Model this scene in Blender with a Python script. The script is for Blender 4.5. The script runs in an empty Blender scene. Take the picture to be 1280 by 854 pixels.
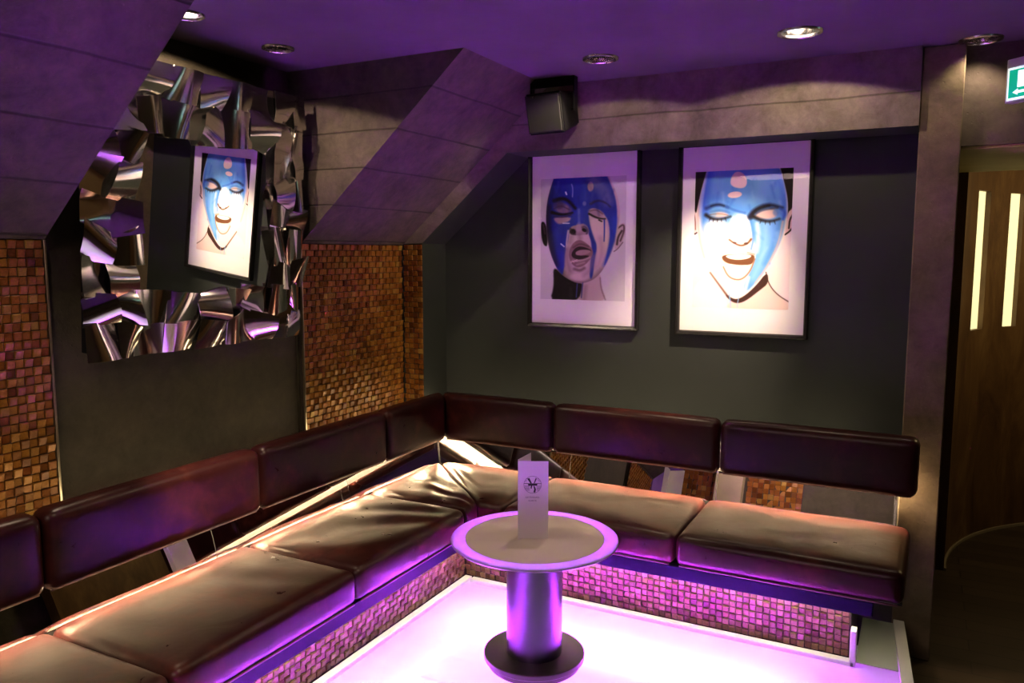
import bpy, bmesh, math, random
import numpy as np
from mathutils import Vector, Matrix
random.seed(7)
C = bpy.context.scene.collection
sc = bpy.context.scene
R = math.radians
PI = math.pi

# ------------------------------------------------------------------ helpers
def tag(o, label=None, cat=None, group=None, kind=None):
    if label: o['label'] = label
    if cat: o['category'] = cat
    if group: o['group'] = group
    if kind: o['kind'] = kind
    return o

def empty(name, loc, label, cat, group=None, rot=(0, 0, 0)):
    o = bpy.data.objects.new(name, None)
    o.empty_display_size = .05
    C.objects.link(o)
    o.location = loc
    o.rotation_euler = rot
    return tag(o, label, cat, group)

def obj(name, bm, m, parent=None, smooth=None, world=False):
    """link a bmesh as one mesh object; world=True: the coordinates are world ones although it has a parent"""
    me = bpy.data.meshes.new(name)
    bmesh.ops.recalc_face_normals(bm, faces=bm.faces[:])
    bm.to_mesh(me)
    bm.free()
    for mm in (m if isinstance(m, (list, tuple)) else [m]):
        me.materials.append(mm)
    o = bpy.data.objects.new(name, me)
    C.objects.link(o)
    if parent is not None:
        o.parent = parent
        if world:
            mw = Matrix.LocRotScale(parent.location, parent.rotation_euler, None)
            o.matrix_parent_inverse = mw.inverted()
    if smooth is not None:
        for p in me.polygons: p.use_smooth = True
        if smooth < 180:
            me.set_sharp_from_angle(angle=R(smooth))
    return o

def struct(name, bm, m, smooth=None, label=None):
    o = obj(name, bm, m, None, smooth)
    o['kind'] = 'structure'
    if label: o['label'] = label
    return o

def box(bm, a, b, bev=0, seg=2):
    x0, y0, z0 = [min(a[i], b[i]) for i in range(3)]
    x1, y1, z1 = [max(a[i], b[i]) for i in range(3)]
    vs = [bm.verts.new(p) for p in ((x0,y0,z0),(x1,y0,z0),(x1,y1,z0),(x0,y1,z0),(x0,y0,z1),(x1,y0,z1),(x1,y1,z1),(x0,y1,z1))]
    fs = [bm.faces.new([vs[i] for i in f]) for f in ((0,3,2,1),(4,5,6,7),(0,1,5,4),(1,2,6,5),(2,3,7,6),(3,0,4,7))]
    if bev:
        es = list({e for f in fs for e in f.edges})
        bmesh.ops.bevel(bm, geom=es, offset=bev, segments=seg, affect='EDGES', profile=.5)
    return vs

def newbox(a, b, bev=0, seg=2):
    bm = bmesh.new(); box(bm, a, b, bev, seg); return bm

def prism(bm, pts, axis, lo, hi):
    """polygon pts in the two other axes, extruded along axis"""
    def P(p, t):
        if axis == 'y': return (p[0], t, p[1])
        if axis == 'x': return (t, p[0], p[1])
        return (p[0], p[1], t)
    a = [bm.verts.new(P(p, lo)) for p in pts]
    b = [bm.verts.new(P(p, hi)) for p in pts]
    n = len(pts)
    bm.faces.new(a); bm.faces.new(b[::-1])
    for i in range(n):
        bm.faces.new((a[i], b[i], b[(i+1) % n], a[(i+1) % n]))

def lathe(bm, prof, seg=64, loc=(0, 0, 0), closed=False):
    rings = []
    for r, z in prof:
        if r < 1e-6:
            rings.append([bm.verts.new((loc[0], loc[1], loc[2]+z))])
        else:
            rings.append([bm.verts.new((loc[0]+r*math.cos(2*PI*k/seg), loc[1]+r*math.sin(2*PI*k/seg), loc[2]+z)) for k in range(seg)])
    pairs = list(zip(rings, rings[1:])) + ([(rings[-1], rings[0])] if closed else [])
    for a, b in pairs:
        for k in range(seg):
            k2 = (k+1) % seg
            if len(a) == 1 and len(b) == 1: continue
            if len(a) == 1: bm.faces.new((a[0], b[k], b[k2]))
            elif len(b) == 1: bm.faces.new((a[k], a[k2], b[0]))
            else: bm.faces.new((a[k], a[k2], b[k2], b[k]))

def spaced(L, r, n, k=4):
    """positions on [-L/2, L/2], dense in the rounded ends"""
    h = L/2
    r = min(r, h*.95)
    e = [h - r + r*math.sin(PI/2*i/k) for i in range(1, k+1)]
    inner = list(np.linspace(-(h-r), h-r, n+1))
    return [-x for x in reversed(e)] + inner + e

def cushion(quad, z0, z1, r, n=(18, 12, 2), puff=.01, sag=0, wr=0, seed=0, rb=None):
    """a padded block over a plan quad (corner order: u0v0, u1v0, u1v1, u0v1)"""
    q = [Vector((p[0], p[1])) for p in quad]
    Lu = ((q[1]-q[0]).length + (q[2]-q[3]).length)/2
    Lv = ((q[3]-q[0]).length + (q[2]-q[1]).length)/2
    Lw = z1 - z0
    us, vs, ws = spaced(Lu, r, n[0]), spaced(Lv, r, n[1]), spaced(Lw, r, n[2])
    bm = bmesh.new()
    cache = {}
    rnd = random.Random(seed)
    ph = [rnd.uniform(0, 6.28) for _ in range(8)]
    hu, hv, hw = Lu/2, Lv/2, Lw/2
    def V(i, j, k):
        key = (i, j, k)
        if key in cache: return cache[key]
        u, v, w = us[i], vs[j], ws[k]
        c = Vector((max(-(hu-r), min(hu-r, u)), max(-(hv-r), min(hv-r, v)), max(-(hw-r), min(hw-r, w))))
        d = Vector((u, v, w)) - c
        ax = [abs(d.x) > 1e-9, abs(d.y) > 1e-9, abs(d.z) > 1e-9]
        if sum(ax) >= 2:
            m = max(abs(d.x), abs(d.y), abs(d.z))
            d = d.normalized()*m if m > 0 else d
        p = c + d
        a, b, e = p.x/hu, p.y/hv, p.z/hw
        g = max(0, (1-a**4))*max(0, (1-b**4))
        p.z += (puff if w > 0 else -puff*.1)*g*(1 if e > 0 else 0)
        gs = max(0, (1-a**6))*max(0, 1-e*e)
        p.y += (1 if b > 0 else -1)*puff*.5*gs*abs(b)**3
        if wr and e > .3:
            s = a*hu*9 + b*hv*4
            p.z += wr*g*(math.sin(s+ph[0]+1.5*math.sin(b*3+ph[1]))*.5 + math.sin(a*hu*21-b*hv*15+ph[2]+2*math.sin(a*4+ph[3]))*.35
                         - sag*math.exp(-((a-.1)**2+(b+.1)**2)*3)*3)
        s, t = (p.x/Lu+.5), (p.y/Lv+.5)
        xy = q[0]*(1-s)*(1-t) + q[1]*s*(1-t) + q[2]*s*t + q[3]*(1-s)*t
        cache[key] = bm.verts.new((xy.x, xy.y, (z0+z1)/2 + p.z))
        return cache[key]
    I, J, K = len(us)-1, len(vs)-1, len(ws)-1
    for i in range(I):
        for j in range(J):
            for k in (0, K): bm.faces.new((V(i,j,k), V(i+1,j,k), V(i+1,j+1,k), V(i,j+1,k)))
    for i in range(I):
        for k in range(K):
            for j in (0, J): bm.faces.new((V(i,j,k), V(i+1,j,k), V(i+1,j,k+1), V(i,j,k+1)))
    for j in range(J):
        for k in range(K):
            for i in (0, I): bm.faces.new((V(i,j,k), V(i,j+1,k), V(i,j+1,k+1), V(i,j,k+1)))
    return bm

def tube(bm, pts, r, seg=8, closed=False):
    pts = [Vector(p) for p in pts]
    rings = []
    n = len(pts)
    for i, p in enumerate(pts):
        t = (pts[(i+1) % n] - pts[i-1]) if closed else (pts[min(i+1, n-1)] - pts[max(i-1, 0)])
        t.normalize()
        up = Vector((0, 0, 1)) if abs(t.z) < .9 else Vector((1, 0, 0))
        a = t.cross(up).normalized(); b = t.cross(a)
        rings.append([bm.verts.new(p + (a*math.cos(2*PI*k/seg) + b*math.sin(2*PI*k/seg))*r) for k in range(seg)])
    for i in range(n if closed else n-1):
        A, B = rings[i], rings[(i+1) % n]
        for k in range(seg): bm.faces.new((A[k], A[(k+1) % seg], B[(k+1) % seg], B[k]))
    if not closed:
        bm.faces.new(rings[0]); bm.faces.new(rings[-1][::-1])

# ------------------------------------------------------------------ materials
def mat(name):
    m = bpy.data.materials.new(name); m.use_nodes = True
    nt = m.node_tree
    b = nt.nodes['Principled BSDF']
    return m, nt, b, nt.nodes, nt.links

def simple(name, col, rough=.5, metal=0, spec=.5, coat=0):
    m, nt, b, N, L = mat(name)
    b.inputs['Base Color'].default_value = (*col, 1)
    b.inputs['Roughness'].default_value = rough
    b.inputs['Metallic'].default_value = metal
    b.inputs['Specular IOR Level'].default_value = spec
    b.inputs['Coat Weight'].default_value = coat
    return m

def ramp(N, L, src, stops):
    r = N.new('ShaderNodeValToRGB')
    e = r.color_ramp.elements
    while len(e) < len(stops): e.new(.5)
    for k, (p, c) in enumerate(stops):
        e[k].position = p; e[k].color = (*c, 1) if len(c) == 3 else c
    L.new(src, r.inputs[0])
    return r.outputs[0]

def noise(N, L, coord, scale, detail=4, rough=.55, dist=0):
    n = N.new('ShaderNodeTexNoise')
    n.inputs['Scale'].default_value = scale; n.inputs['Detail'].default_value = detail
    n.inputs['Roughness'].default_value = rough; n.inputs['Distortion'].default_value = dist
    if coord: L.new(coord, n.inputs['Vector'])
    return n.outputs['Fac']

def math_(N, L, op, a, b=None):
    n = N.new('ShaderNodeMath'); n.operation = op
    for i, x in enumerate((a, b)):
        if x is None: continue
        if isinstance(x, (int, float)): n.inputs[i].default_value = x
        else: L.new(x, n.inputs[i])
    return n.outputs[0]

def bump(N, L, h, strength, dist, normal=None):
    n = N.new('ShaderNodeBump'); n.inputs['Strength'].default_value = strength; n.inputs['Distance'].default_value = dist
    L.new(h, n.inputs['Height'])
    if normal: L.new(normal, n.inputs['Normal'])
    return n.outputs[0]

def coords(N): return N.new('ShaderNodeTexCoord').outputs['Object']

def concrete(name, dark, light, joints=None, rough=.75):
    m, nt, b, N, L = mat(name)
    co = coords(N)
    n1 = noise(N, L, co, 3.2, 8, .65, .4)
    n2 = noise(N, L, co, 26, 6, .7)
    n3 = noise(N, L, co, 9, 7, .75, .8)
    mix = math_(N, L, 'ADD', math_(N, L, 'ADD', math_(N, L, 'MULTIPLY', n1, .45), math_(N, L, 'MULTIPLY', n2, .2)), math_(N, L, 'MULTIPLY', n3, .35))
    col = ramp(N, L, mix, [(.36, dark), (.5, [(dark[i]+light[i])/2 for i in range(3)]), (.64, light)])
    pits = N.new('ShaderNodeTexVoronoi'); pits.inputs['Scale'].default_value = 34; L.new(co, pits.inputs['Vector'])
    pit = ramp(N, L, pits.outputs['Distance'], [(.06, (0, 0, 0)), (.14, (1, 1, 1))])
    h = math_(N, L, 'ADD', math_(N, L, 'MULTIPLY', n2, .5), math_(N, L, 'MULTIPLY', pit, .3))
    if joints:
        z0, dz, wob = joints
        sep = N.new('ShaderNodeSeparateXYZ'); L.new(co, sep.inputs[0])
        wv = math_(N, L, 'MULTIPLY', noise(N, L, co, 2.5, 2), wob)
        t = math_(N, L, 'DIVIDE', math_(N, L, 'ADD', math_(N, L, 'SUBTRACT', sep.outputs[2], z0), wv), dz)
        f = math_(N, L, 'ABSOLUTE', math_(N, L, 'SUBTRACT', math_(N, L, 'FRACT', math_(N, L, 'ADD', t, 50.5)), .5))
        g = ramp(N, L, f, [(.006/dz*.25, (0, 0, 0)), (.006/dz*.8, (1, 1, 1))])
        mx = N.new('ShaderNodeMix'); mx.data_type = 'RGBA'; mx.blend_type = 'MULTIPLY'; mx.inputs[0].default_value = .55
        L.new(col, mx.inputs['A']); L.new(g, mx.inputs['B']); col = mx.outputs['Result']
        h = math_(N, L, 'ADD', h, g)
    L.new(col, b.inputs['Base Color'])
    b.inputs['Roughness'].default_value = rough; b.inputs['Specular IOR Level'].default_value = .3
    L.new(bump(N, L, h, .55, .006), b.inputs['Normal'])
    return m

M = {}
M['concrete'] = concrete('board-marked concrete', (.020, .015, .014), (.098, .072, .064), (1.668, .158, .012))
M['concrete_beam'] = concrete('beam concrete', (.055, .043, .036), (.21, .17, .14), (2.262, .6, .02))
M['concrete_column'] = concrete('column concrete', (.060, .044, .026), (.175, .130, .080))
M['concrete_dark'] = concrete('brown wall concrete', (.022, .0175, .011), (.058, .045, .029))
M['concrete_header'] = concrete('header concrete', (.035, .024, .018), (.08, .058, .045))

def paint(name, col, rough=.6, var=.15, sc_=3):
    m, nt, b, N, L = mat(name)
    co = coords(N)
    n = noise(N, L, co, sc_, 5, .6)
    c = ramp(N, L, n, [(.3, [x*(1-var) for x in col]), (.7, [x*(1+var) for x in col])])
    L.new(c, b.inputs['Base Color']); b.inputs['Roughness'].default_value = rough
    b.inputs['Specular IOR Level'].default_value = .3
    L.new(bump(N, L, noise(N, L, co, 160, 3), .15, .002), b.inputs['Normal'])
    return m
M['grey_paint'] = paint('dark grey wall paint', (.020, .0235, .0222), .62, .1)
M['ceiling'] = paint('dark ceiling plaster', (.085, .062, .095), .8, .12)
M['purple_paint'] = paint('violet wall paint', (.16, .08, .32), .6)
M['beige_paint'] = paint('beige pillar paint', (.32, .26, .17), .6)
M['black_paint'] = paint('black paint', (.02, .02, .022), .6)

def leather():
    m, nt, b, N, L = mat('oxblood leather')
    co = coords(N)
    n1 = noise(N, L, co, 3.0, 5, .6, .5)
    n2 = noise(N, L, co, 14, 6, .65, .3)
    f = math_(N, L, 'ADD', math_(N, L, 'MULTIPLY', n1, .6), math_(N, L, 'MULTIPLY', n2, .4))
    c = ramp(N, L, f, [(.32, (.017, .0032, .0045)), (.5, (.023, .0048, .0045)), (.68, (.070, .015, .011))])
    L.new(c, b.inputs['Base Color'])
    rr = ramp(N, L, n2, [(.3, (.27,)*3), (.7, (.36,)*3)])
    L.new(rr, b.inputs['Roughness'])
    b.inputs['Specular IOR Level'].default_value = .22
    vo = N.new('ShaderNodeTexVoronoi'); vo.inputs['Scale'].default_value = 420; L.new(co, vo.inputs['Vector'])
    h1 = bump(N, L, vo.outputs['Distance'], .05, .001)
    wv = N.new('ShaderNodeTexNoise'); wv.inputs['Scale'].default_value = 7; wv.inputs['Detail'].default_value = 3; wv.inputs['Distortion'].default_value = 1.6
    L.new(co, wv.inputs['Vector'])
    L.new(bump(N, L, wv.outputs['Fac'], .12, .010, h1), b.inputs['Normal'])
    return m
M['leather'] = leather()
M['piping'] = simple('leather piping', (.10, .035, .05), .4)

def mosaic(name, stops, metal=.25, rough=.22):
    m, nt, b, N, L = mat(name)
    g = N.new('ShaderNodeNewGeometry')
    c = ramp(N, L, g.outputs['Random Per Island'], stops)
    co = coords(N)
    mott = ramp(N, L, noise(N, L, co, 130, 4, .7), [(.3, (.55,)*3), (.7, (1.15,)*3)])
    mx = N.new('ShaderNodeMix'); mx.data_type = 'RGBA'; mx.blend_type = 'MULTIPLY'; mx.inputs[0].default_value = .8
    L.new(c, mx.inputs['A']); L.new(mott, mx.inputs['B'])
    L.new(mx.outputs['Result'], b.inputs['Base Color'])
    b.inputs['Metallic'].default_value = metal; b.inputs['Roughness'].default_value = rough
    b.inputs['Specular IOR Level'].default_value = .3
    L.new(bump(N, L, noise(N, L, co, 90, 3), .3, .004), b.inputs['Normal'])
    return m
M['mosaic'] = mosaic('amber glass mosaic', [(0, (.10, .030, .005)), (.3, (.24, .085, .012)), (.6, (.30, .13, .020)), (.85, (.17, .045, .008)), (1, (.33, .19, .04))], .2, .3)
M['mosaic_low'] = mosaic('rose and amber glass mosaic', [(0, (.09, .032, .010)), (.25, (.22, .15, .05)), (.5, (.13, .045, .03)), (.75, (.27, .19, .08)), (1, (.07, .018, .008))], .1, .3)
M['grout'] = simple('dark grout', (.03, .018, .012), .9)

M['chrome'] = simple('polished steel', (.78, .75, .72), .11, 1)
M['chrome_soft'] = simple('brushed steel rim', (.62, .6, .6), .22, 1)
M['mirror'] = simple('mirror glass', (.86, .88, .86), .004, 1)
M['steel_column'] = simple('satin steel', (.10, .085, .115), .34, 1)
M['base_metal'] = simple('dark worn steel', (.085, .07, .06), .38, .7)
M['black_plastic'] = simple('black plastic', (.004, .004, .005), .5, 0, .15)
M['black_grille'] = simple('black grille cloth', (.006, .006, .007), .7)
M['frame_black'] = simple('black lacquered frame', (.012, .011, .012), .25)
M['mat_board'] = simple('white mount board', (.80, .77, .77), .8, 0, .2)
M['white_trim'] = simple('white kerb trim', (.80, .80, .74), .35)
M['alu'] = simple('brass-toned aluminium edge', (.55, .46, .33), .3, 1)
M['navy'] = simple('navy painted board', (.003, .0015, .018), .5, 0, .10)
M['card'] = simple('white card', (.82, .78, .80), .55, 0, .3)
M['ink'] = simple('black ink', (.03, .02, .035), .6)
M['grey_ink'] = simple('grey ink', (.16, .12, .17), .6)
M['white_plastic'] = simple('grey white plastic', (.55, .55, .55), .4)
M['inlay'] = simple('grey beige table inlay', (.60, .50, .48), .22)

def planks():
    m, nt, b, N, L = mat('dark wood floor')
    co = coords(N)
    br = N.new('ShaderNodeTexBrick'); L.new(co, br.inputs['Vector'])
    br.inputs['Scale'].default_value = 1; br.inputs['Brick Width'].default_value = 1.1; br.inputs['Row Height'].default_value = .11
    br.inputs['Mortar Size'].default_value = .003; br.offset = .4
    br.inputs['Color1'].default_value = (.028, .018, .012, 1); br.inputs['Color2'].default_value = (.045, .03, .019, 1); br.inputs['Mortar'].default_value = (.004, .003, .002, 1)
    L.new(br.outputs['Color'], b.inputs['Base Color']); b.inputs['Roughness'].default_value = .42
    return m
M['planks'] = planks()

def rust():
    m, nt, b, N, L = mat('rusted sheet wall')
    co = coords(N)
    mp = N.new('ShaderNodeMapping'); mp.inputs['Scale'].default_value = (1, 1, .35); L.new(co, mp.inputs[0])
    n = noise(N, L, mp.outputs[0], 4, 8, .7, .8)
    c = ramp(N, L, n, [(.3, (.045, .019, .007)), (.5, (.10, .048, .017)), (.7, (.17, .095, .036))])
    L.new(c, b.inputs['Base Color']); b.inputs['Roughness'].default_value = .55; b.inputs['Metallic'].default_value = .15
    L.new(bump(N, L, n, .2, .01), b.inputs['Normal'])
    return m
M['rust'] = rust()
M['soffit'] = paint('olive passage soffit', (.42, .36, .12), .6, .2)

def emit(name, col, s):
    m, nt, b, N, L = mat(name)
    b.inputs['Base Color'].default_value = (.8, .8, .8, 1)
    b.inputs['Emission Color'].default_value = (*col, 1); b.inputs['Emission Strength'].default_value = s
    return m

def frosted(name, col, t=.62):
    """frosted glass pane: passes and scatters light, with a polished upper skin"""
    m, nt, b, N, L = mat(name)
    N.remove(b)
    tr = N.new('ShaderNodeBsdfTranslucent'); tr.inputs[0].default_value = (*col, 1)
    df = N.new('ShaderNodeBsdfDiffuse'); df.inputs[0].default_value = (*col, 1)
    gl = N.new('ShaderNodeBsdfGlossy'); gl.inputs['Roughness'].default_value = .12; gl.inputs[0].default_value = (1, 1, 1, 1)
    m1 = N.new('ShaderNodeMixShader'); m1.inputs[0].default_value = t
    L.new(df.outputs[0], m1.inputs[1]); L.new(tr.outputs[0], m1.inputs[2])
    fr = N.new('ShaderNodeFresnel'); fr.inputs[0].default_value = 1.45
    m2 = N.new('ShaderNodeMixShader'); L.new(fr.outputs[0], m2.inputs[0]); L.new(m1.outputs[0], m2.inputs[1]); L.new(gl.outputs[0], m2.inputs[2])
    L.new(m2.outputs[0], N['Material Output'].inputs['Surface'])
    return m
M['floor_glass'] = frosted('frosted floor glass', (.86, .90, .86), .62)
M['table_glass'] = frosted('frosted table glass', (.94, .92, .94), .86)

def pane():
    m, nt, b, N, L = mat('picture glass')
    N.remove(b)
    tr = N.new('ShaderNodeBsdfTransparent')
    gl = N.new('ShaderNodeBsdfGlossy'); gl.inputs['Roughness'].default_value = .02
    fr = N.new('ShaderNodeLayerWeight'); fr.inputs[0].default_value = .5
    f5 = math_(N, L, 'POWER', fr.outputs['Facing'], 5)
    fa = math_(N, L, 'ADD', math_(N, L, 'MULTIPLY', f5, .5), .018)
    mx = N.new('ShaderNodeMixShader'); L.new(fa, mx.inputs[0]); L.new(tr.outputs[0], mx.inputs[1]); L.new(gl.outputs[0], mx.inputs[2])
    L.new(mx.outputs[0], N['Material Output'].inputs['Surface'])
    return m
M['pane'] = pane()

def vcol(name, rough=.6):
    m, nt, b, N, L = mat(name)
    a = N.new('ShaderNodeVertexColor'); a.layer_name = 'ink'
    L.new(a.outputs['Color'], b.inputs['Base Color']); b.inputs['Roughness'].default_value = rough
    b.inputs['Specular IOR Level'].default_value = .2
    return m
M['print'] = vcol('printed portrait')

# ------------------------------------------------------------------ key sizes
ZC = 2.43                       # ceiling
XM, YM = .22, 0.0               # mirror strips (left bench, back bench) at z = .55
TILT = math.tan(R(15))
MTOP = .58
PITCH = 1.219                   # distance between the left wall's pilasters

# ------------------------------------------------------------------ setting
# lower floor, round room floor
struct('floor', newbox((-.3, -5.5, -.2), (6.2, 3.2, -.15)), M['planks'])

# ceiling with holes for the recessed lamps
LAMPS = [(.262, -1.645, .062), (.22, -1.16, .066), (1.322, -.40, .078), (2.133, -.43, .084), (2.745, .0, .078), (2.92, -.50, .078)]
bm = bmesh.new()
def loop(pts, z):
    vs = [bm.verts.new((x, y, z)) for x, y in pts]
    return [bm.edges.new((vs[i], vs[(i+1) % len(vs)])) for i in range(len(vs))]
es = loop([(-.3, -5.5), (6.2, -5.5), (6.2, 3.2), (-.3, 3.2)], ZC)
for x, y, r in LAMPS:
    es += loop([(x+r*.86*math.cos(2*PI*k/40), y+r*.86*math.sin(2*PI*k/40)) for k in range(40)], ZC)
bmesh.ops.triangle_fill(bm, edges=es, use_beauty=True)
box(bm, (-.3, -5.5, ZC+.12), (6.2, 3.2, ZC+.2))
struct('ceiling', bm, M['ceiling'])

# left wall: brown concrete bays with flaring concrete pilasters
struct('wall_left', newbox((-.25, -5.5, -.15), (-.05, .6, ZC)), M['concrete_dark'])
PIL = [(-.818, 0.0), (-.818-PITCH-.82+.001, -.818-PITCH), (-.818-2*PITCH-1.64, -.818-2*PITCH-.82)]
def slope(z): return (z-1.65)/.873
for k, (ya, yb) in enumerate(PIL):
    bm = bmesh.new()
    prism(bm, [(-.06, 1.648), (.0, 1.648), (slope(ZC), ZC), (-.06, ZC)], 'y', ya, yb)
    struct('pillar_flare', bm, M['concrete'])
    struct('pillar_lower', newbox((-.06, ya, -.15), (-.040, yb, 1.648)), M['concrete_dark'])

# back wall: concrete frame (stub, haunch strip, beam), recessed grey panel, lower box behind the bench
bm = bmesh.new()
prism(bm, [(-.06, 1.654), (.126, 1.654), (.66, 2.117), (2.545, 2.117), (2.545, ZC), (-.06, ZC)], 'y', .0005, .45)
ob = struct('beam', bm, [M['concrete_beam'], M['grey_paint']])
for p in ob.data.polygons:
    if p.normal.z < -.5: p.material_index = 1  # undersides painted dark in place of the shadow there
struct('wall_back', newbox((-.06, .246, .0), (2.60, .45, 2.2)), M['grey_paint'])
struct('wall_back', newbox((-.06, .006, -.15), (.126, .3, 1.654)), M['grey_paint'])
struct('wall_back', newbox((.126, .085, -.15), (2.547, .3, .688)), M['black_paint'])
struct('wall_left', newbox((-.06, -5.4, -.15), (.13, .085, .688)), M['black_paint'])
struct('column', newbox((2.547, .03, -.15), (2.70, 1.17, ZC), .004, 1), M['concrete_column'])
struct('wall_right', newbox((2.70, .09, 2.035), (5.6, 1.17, ZC)), M['concrete_header'])
struct('trim_1', newbox((2.702, .10, 2.024), (5.6, 1.165, 2.034)), M['soffit'])

# round room: concave rusted wall with two lit slots
CX, CY, CR = 4.2, 1.2, 1.42
def arc_pt(a, r=CR): return (CX + r*math.cos(a), CY + r*math.sin(a))
SLOT = [(0, 0), (0, 0)]
def slot_angle(px, z):
    # the bearing of the slot from the middle of the bench area
    cam = Vector((2.584, -3.655)); y = R(27.41)
    d = Vector((-math.sin(y), math.cos(y))) + Vector((math.cos(y), math.sin(y)))*((px-640)/982.37)
    oc = cam - Vector((CX, CY))
    a, b_, c = d.dot(d), 2*oc.dot(d), oc.dot(oc) - CR*CR
    t = (-b_ + math.sqrt(b_*b_-4*a*c))/(2*a)
    p = cam + d*t - Vector((CX, CY))
    return math.atan2(p.y, p.x)
s1a, s1b = slot_angle(1215.5, 0), slot_angle(1230.5, 0)
s2a, s2b = slot_angle(1255, 0), slot_angle(1272, 0)
Z1, Z2 = 1.15, 1.965
bm = bmesh.new()
def arc_block(bm, a0, a1, z0, z1, n, r0=CR, r1=CR+.10):
    pts = [arc_pt(a0+(a1-a0)*i/n, r0) for i in range(n+1)] + [arc_pt(a0+(a1-a0)*i/n, r1) for i in range(n, -1, -1)]
    # split into quads so that the curved faces stay planar
    for i in range(n):
        p, q = arc_pt(a0+(a1-a0)*i/n, r0), arc_pt(a0+(a1-a0)*(i+1)/n, r0)
        s, t = arc_pt(a0+(a1-a0)*(i+1)/n, r1), arc_pt(a0+(a1-a0)*i/n, r1)
        prism(bm, [p, q, s, t], 'z', z0, z1)
arc_block(bm, R(181), s1a, -.15, ZC, 12)
arc_block(bm, s1a, s1b, -.15, Z1, 2); arc_block(bm, s1a, s1b, Z2, ZC, 2)
arc_block(bm, s1b, s2a, -.15, ZC, 3)
arc_block(bm, s2a, s2b, -.15, Z1, 2); arc_block(bm, s2a, s2b, Z2, ZC, 2)
arc_block(bm, s2b, R(-20), -.15, ZC, 48)
bmesh.ops.remove_doubles(bm, verts=bm.verts[:], dist=1e-5)
struct('wall_round', bm, M['rust'], 30)
M['slot'] = emit('lit slot glass', (1, .88, .42), 1.0)
for k, (a, b) in enumerate(((s1a, s1b), (s2a, s2b))):
    bm = bmesh.new(); arc_block(bm, a, b, Z1, Z2, 2, CR+.03, CR+.05)
    struct('window_%d' % (k+1), bm, M['slot'])

bm = bmesh.new(); arc_block(bm, R(181), R(60), -.15, -.135, 60, CR-.012, CR+.002)
struct('baseboard_round', bm, simple('pale floor edge', (.20, .16, .11), .6), 30)
# the far side of the room, behind the photographer
struct('wall_front', newbox((-.3, -5.6, -.15), (6.2, -5.4, ZC)), M['concrete_dark'])
struct('wall_right', newbox((5.9, -5.5, -.15), (6.2, 3.2, ZC)), M['concrete_dark'])
struct('wall_front', newbox((.62, -5.4, -.15), (.92, -5.25, ZC)), M['beige_paint'])
struct('wall_front', newbox((-.05, -5.4, .2), (.2, -5.36, 2.1)), M['purple_paint'])
struct('wall_left', newbox((-.05, -5.36, .7), (.0, -4.92, 2.1)), M['purple_paint'])

# ------------------------------------------------------------------ platform of lit glass
KA, KB = (2.60, -.03), (2.86, -3.3)            # outer line of the platform's right kerb
def kx(y): return KA[0] + (KB[0]-KA[0])*(y-KA[1])/(KB[1]-KA[1])
bm = bmesh.new()
prism(bm, [(.60, -.405), (.60, -3.3), (2.36, -3.3), (kx(-3.3)-.045, -3.3), (kx(-.425)-.045, -.425), (2.43, -.425), (2.36, -.405)], 'z', -.012, 0)
struct('floor_glass', bm, M['floor_glass'], label='lit frosted glass floor of the seating platform')
bm = bmesh.new()
prism(bm, [(2.433, -.428), (kx(-.428)-.045, -.428), (kx(-.03)-.045, .0), (2.433, .0)], 'z', -.011, .003)
struct('floor_glass', bm, simple('unlit backed glass', (.50, .56, .46), .12), label='unlit greenish glass pane at the end of the bench')
bm = bmesh.new()
prism(bm, [(kx(.02)-.042, .022), (kx(.02), .022), (kx(-3.3), -3.3), (kx(-3.3)-.042, -3.3)], 'z', -.15, .012)
struct('trim_2', bm, M['white_trim'])
M['lightbox'] = simple('white light box', (.85, .85, .85), .8)
bm = newbox((.14, -3.32, -.148), (2.55, .02, -.14)); struct('floor_box', bm, M['lightbox'])
bm = newbox((.14, -3.36, -.148), (2.82, -3.32, 0)); struct('trim_3', bm, M['white_trim'])

# ------------------------------------------------------------------ mosaics
def mosaic_mesh(p0, ud, vd, nd, W, H, step, seed, two=True):
    """tiles over a W x H field; alternate tiles stand proud like a basket weave"""
    rnd = random.Random(seed)
    p0, ud, vd, nd = Vector(p0), Vector(ud), Vector(vd), Vector(nd)
    nu, nv = round(W/step), round(H/step)
    su, sv = W/nu, H/nv
    bm = bmesh.new()
    def corner(u, v, n): return p0 + ud*u + vd*v + nd*n
    # backing
    vs = [bm.verts.new(corner(u, v, .0)) for u, v in ((0, 0), (W, 0), (W, H), (0, H))]
    f = bm.faces.new(vs); f.material_index = 1
    for i in range(nu):
        for j in range(nv):
            up = .0085 if (i+j) % 2 else .0025
            up += rnd.uniform(-.0007, .0007)
            g = .0013
            u0, u1, v0, v1 = i*su+g, (i+1)*su-g, j*sv+g, (j+1)*sv-g
            tu, tv = rnd.gauss(0, .05), rnd.gauss(0, .05)
            if (i+j) % 2: tv += .20
            else: tu += .10
            c = .0022
            mu, mv = (u0+u1)/2, (v0+v1)/2
            top = [bm.verts.new(corner(u, v, up + (u-mu)*tu + (v-mv)*tv)) for u, v in ((u0+c, v0+c), (u1-c, v0+c), (u1-c, v1-c), (u0+c, v1-c))]
            low = [bm.verts.new(corner(u, v, up-.0016 + (u-mu)*tu + (v-mv)*tv)) for u, v in ((u0, v0), (u1, v0), (u1, v1), (u0, v1))]
            bot = [bm.verts.new(corner(u, v, .0002)) for u, v in ((u0, v0), (u1, v0), (u1, v1), (u0, v1))]
            bm.faces.new(top)
            for k in range(4):
                bm.faces.new((low[k], low[(k+1) % 4], top[(k+1) % 4], top[k]))
                bm.faces.new((bot[k], bot[(k+1) % 4], low[(k+1) % 4], low[k]))
    return bm

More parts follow.
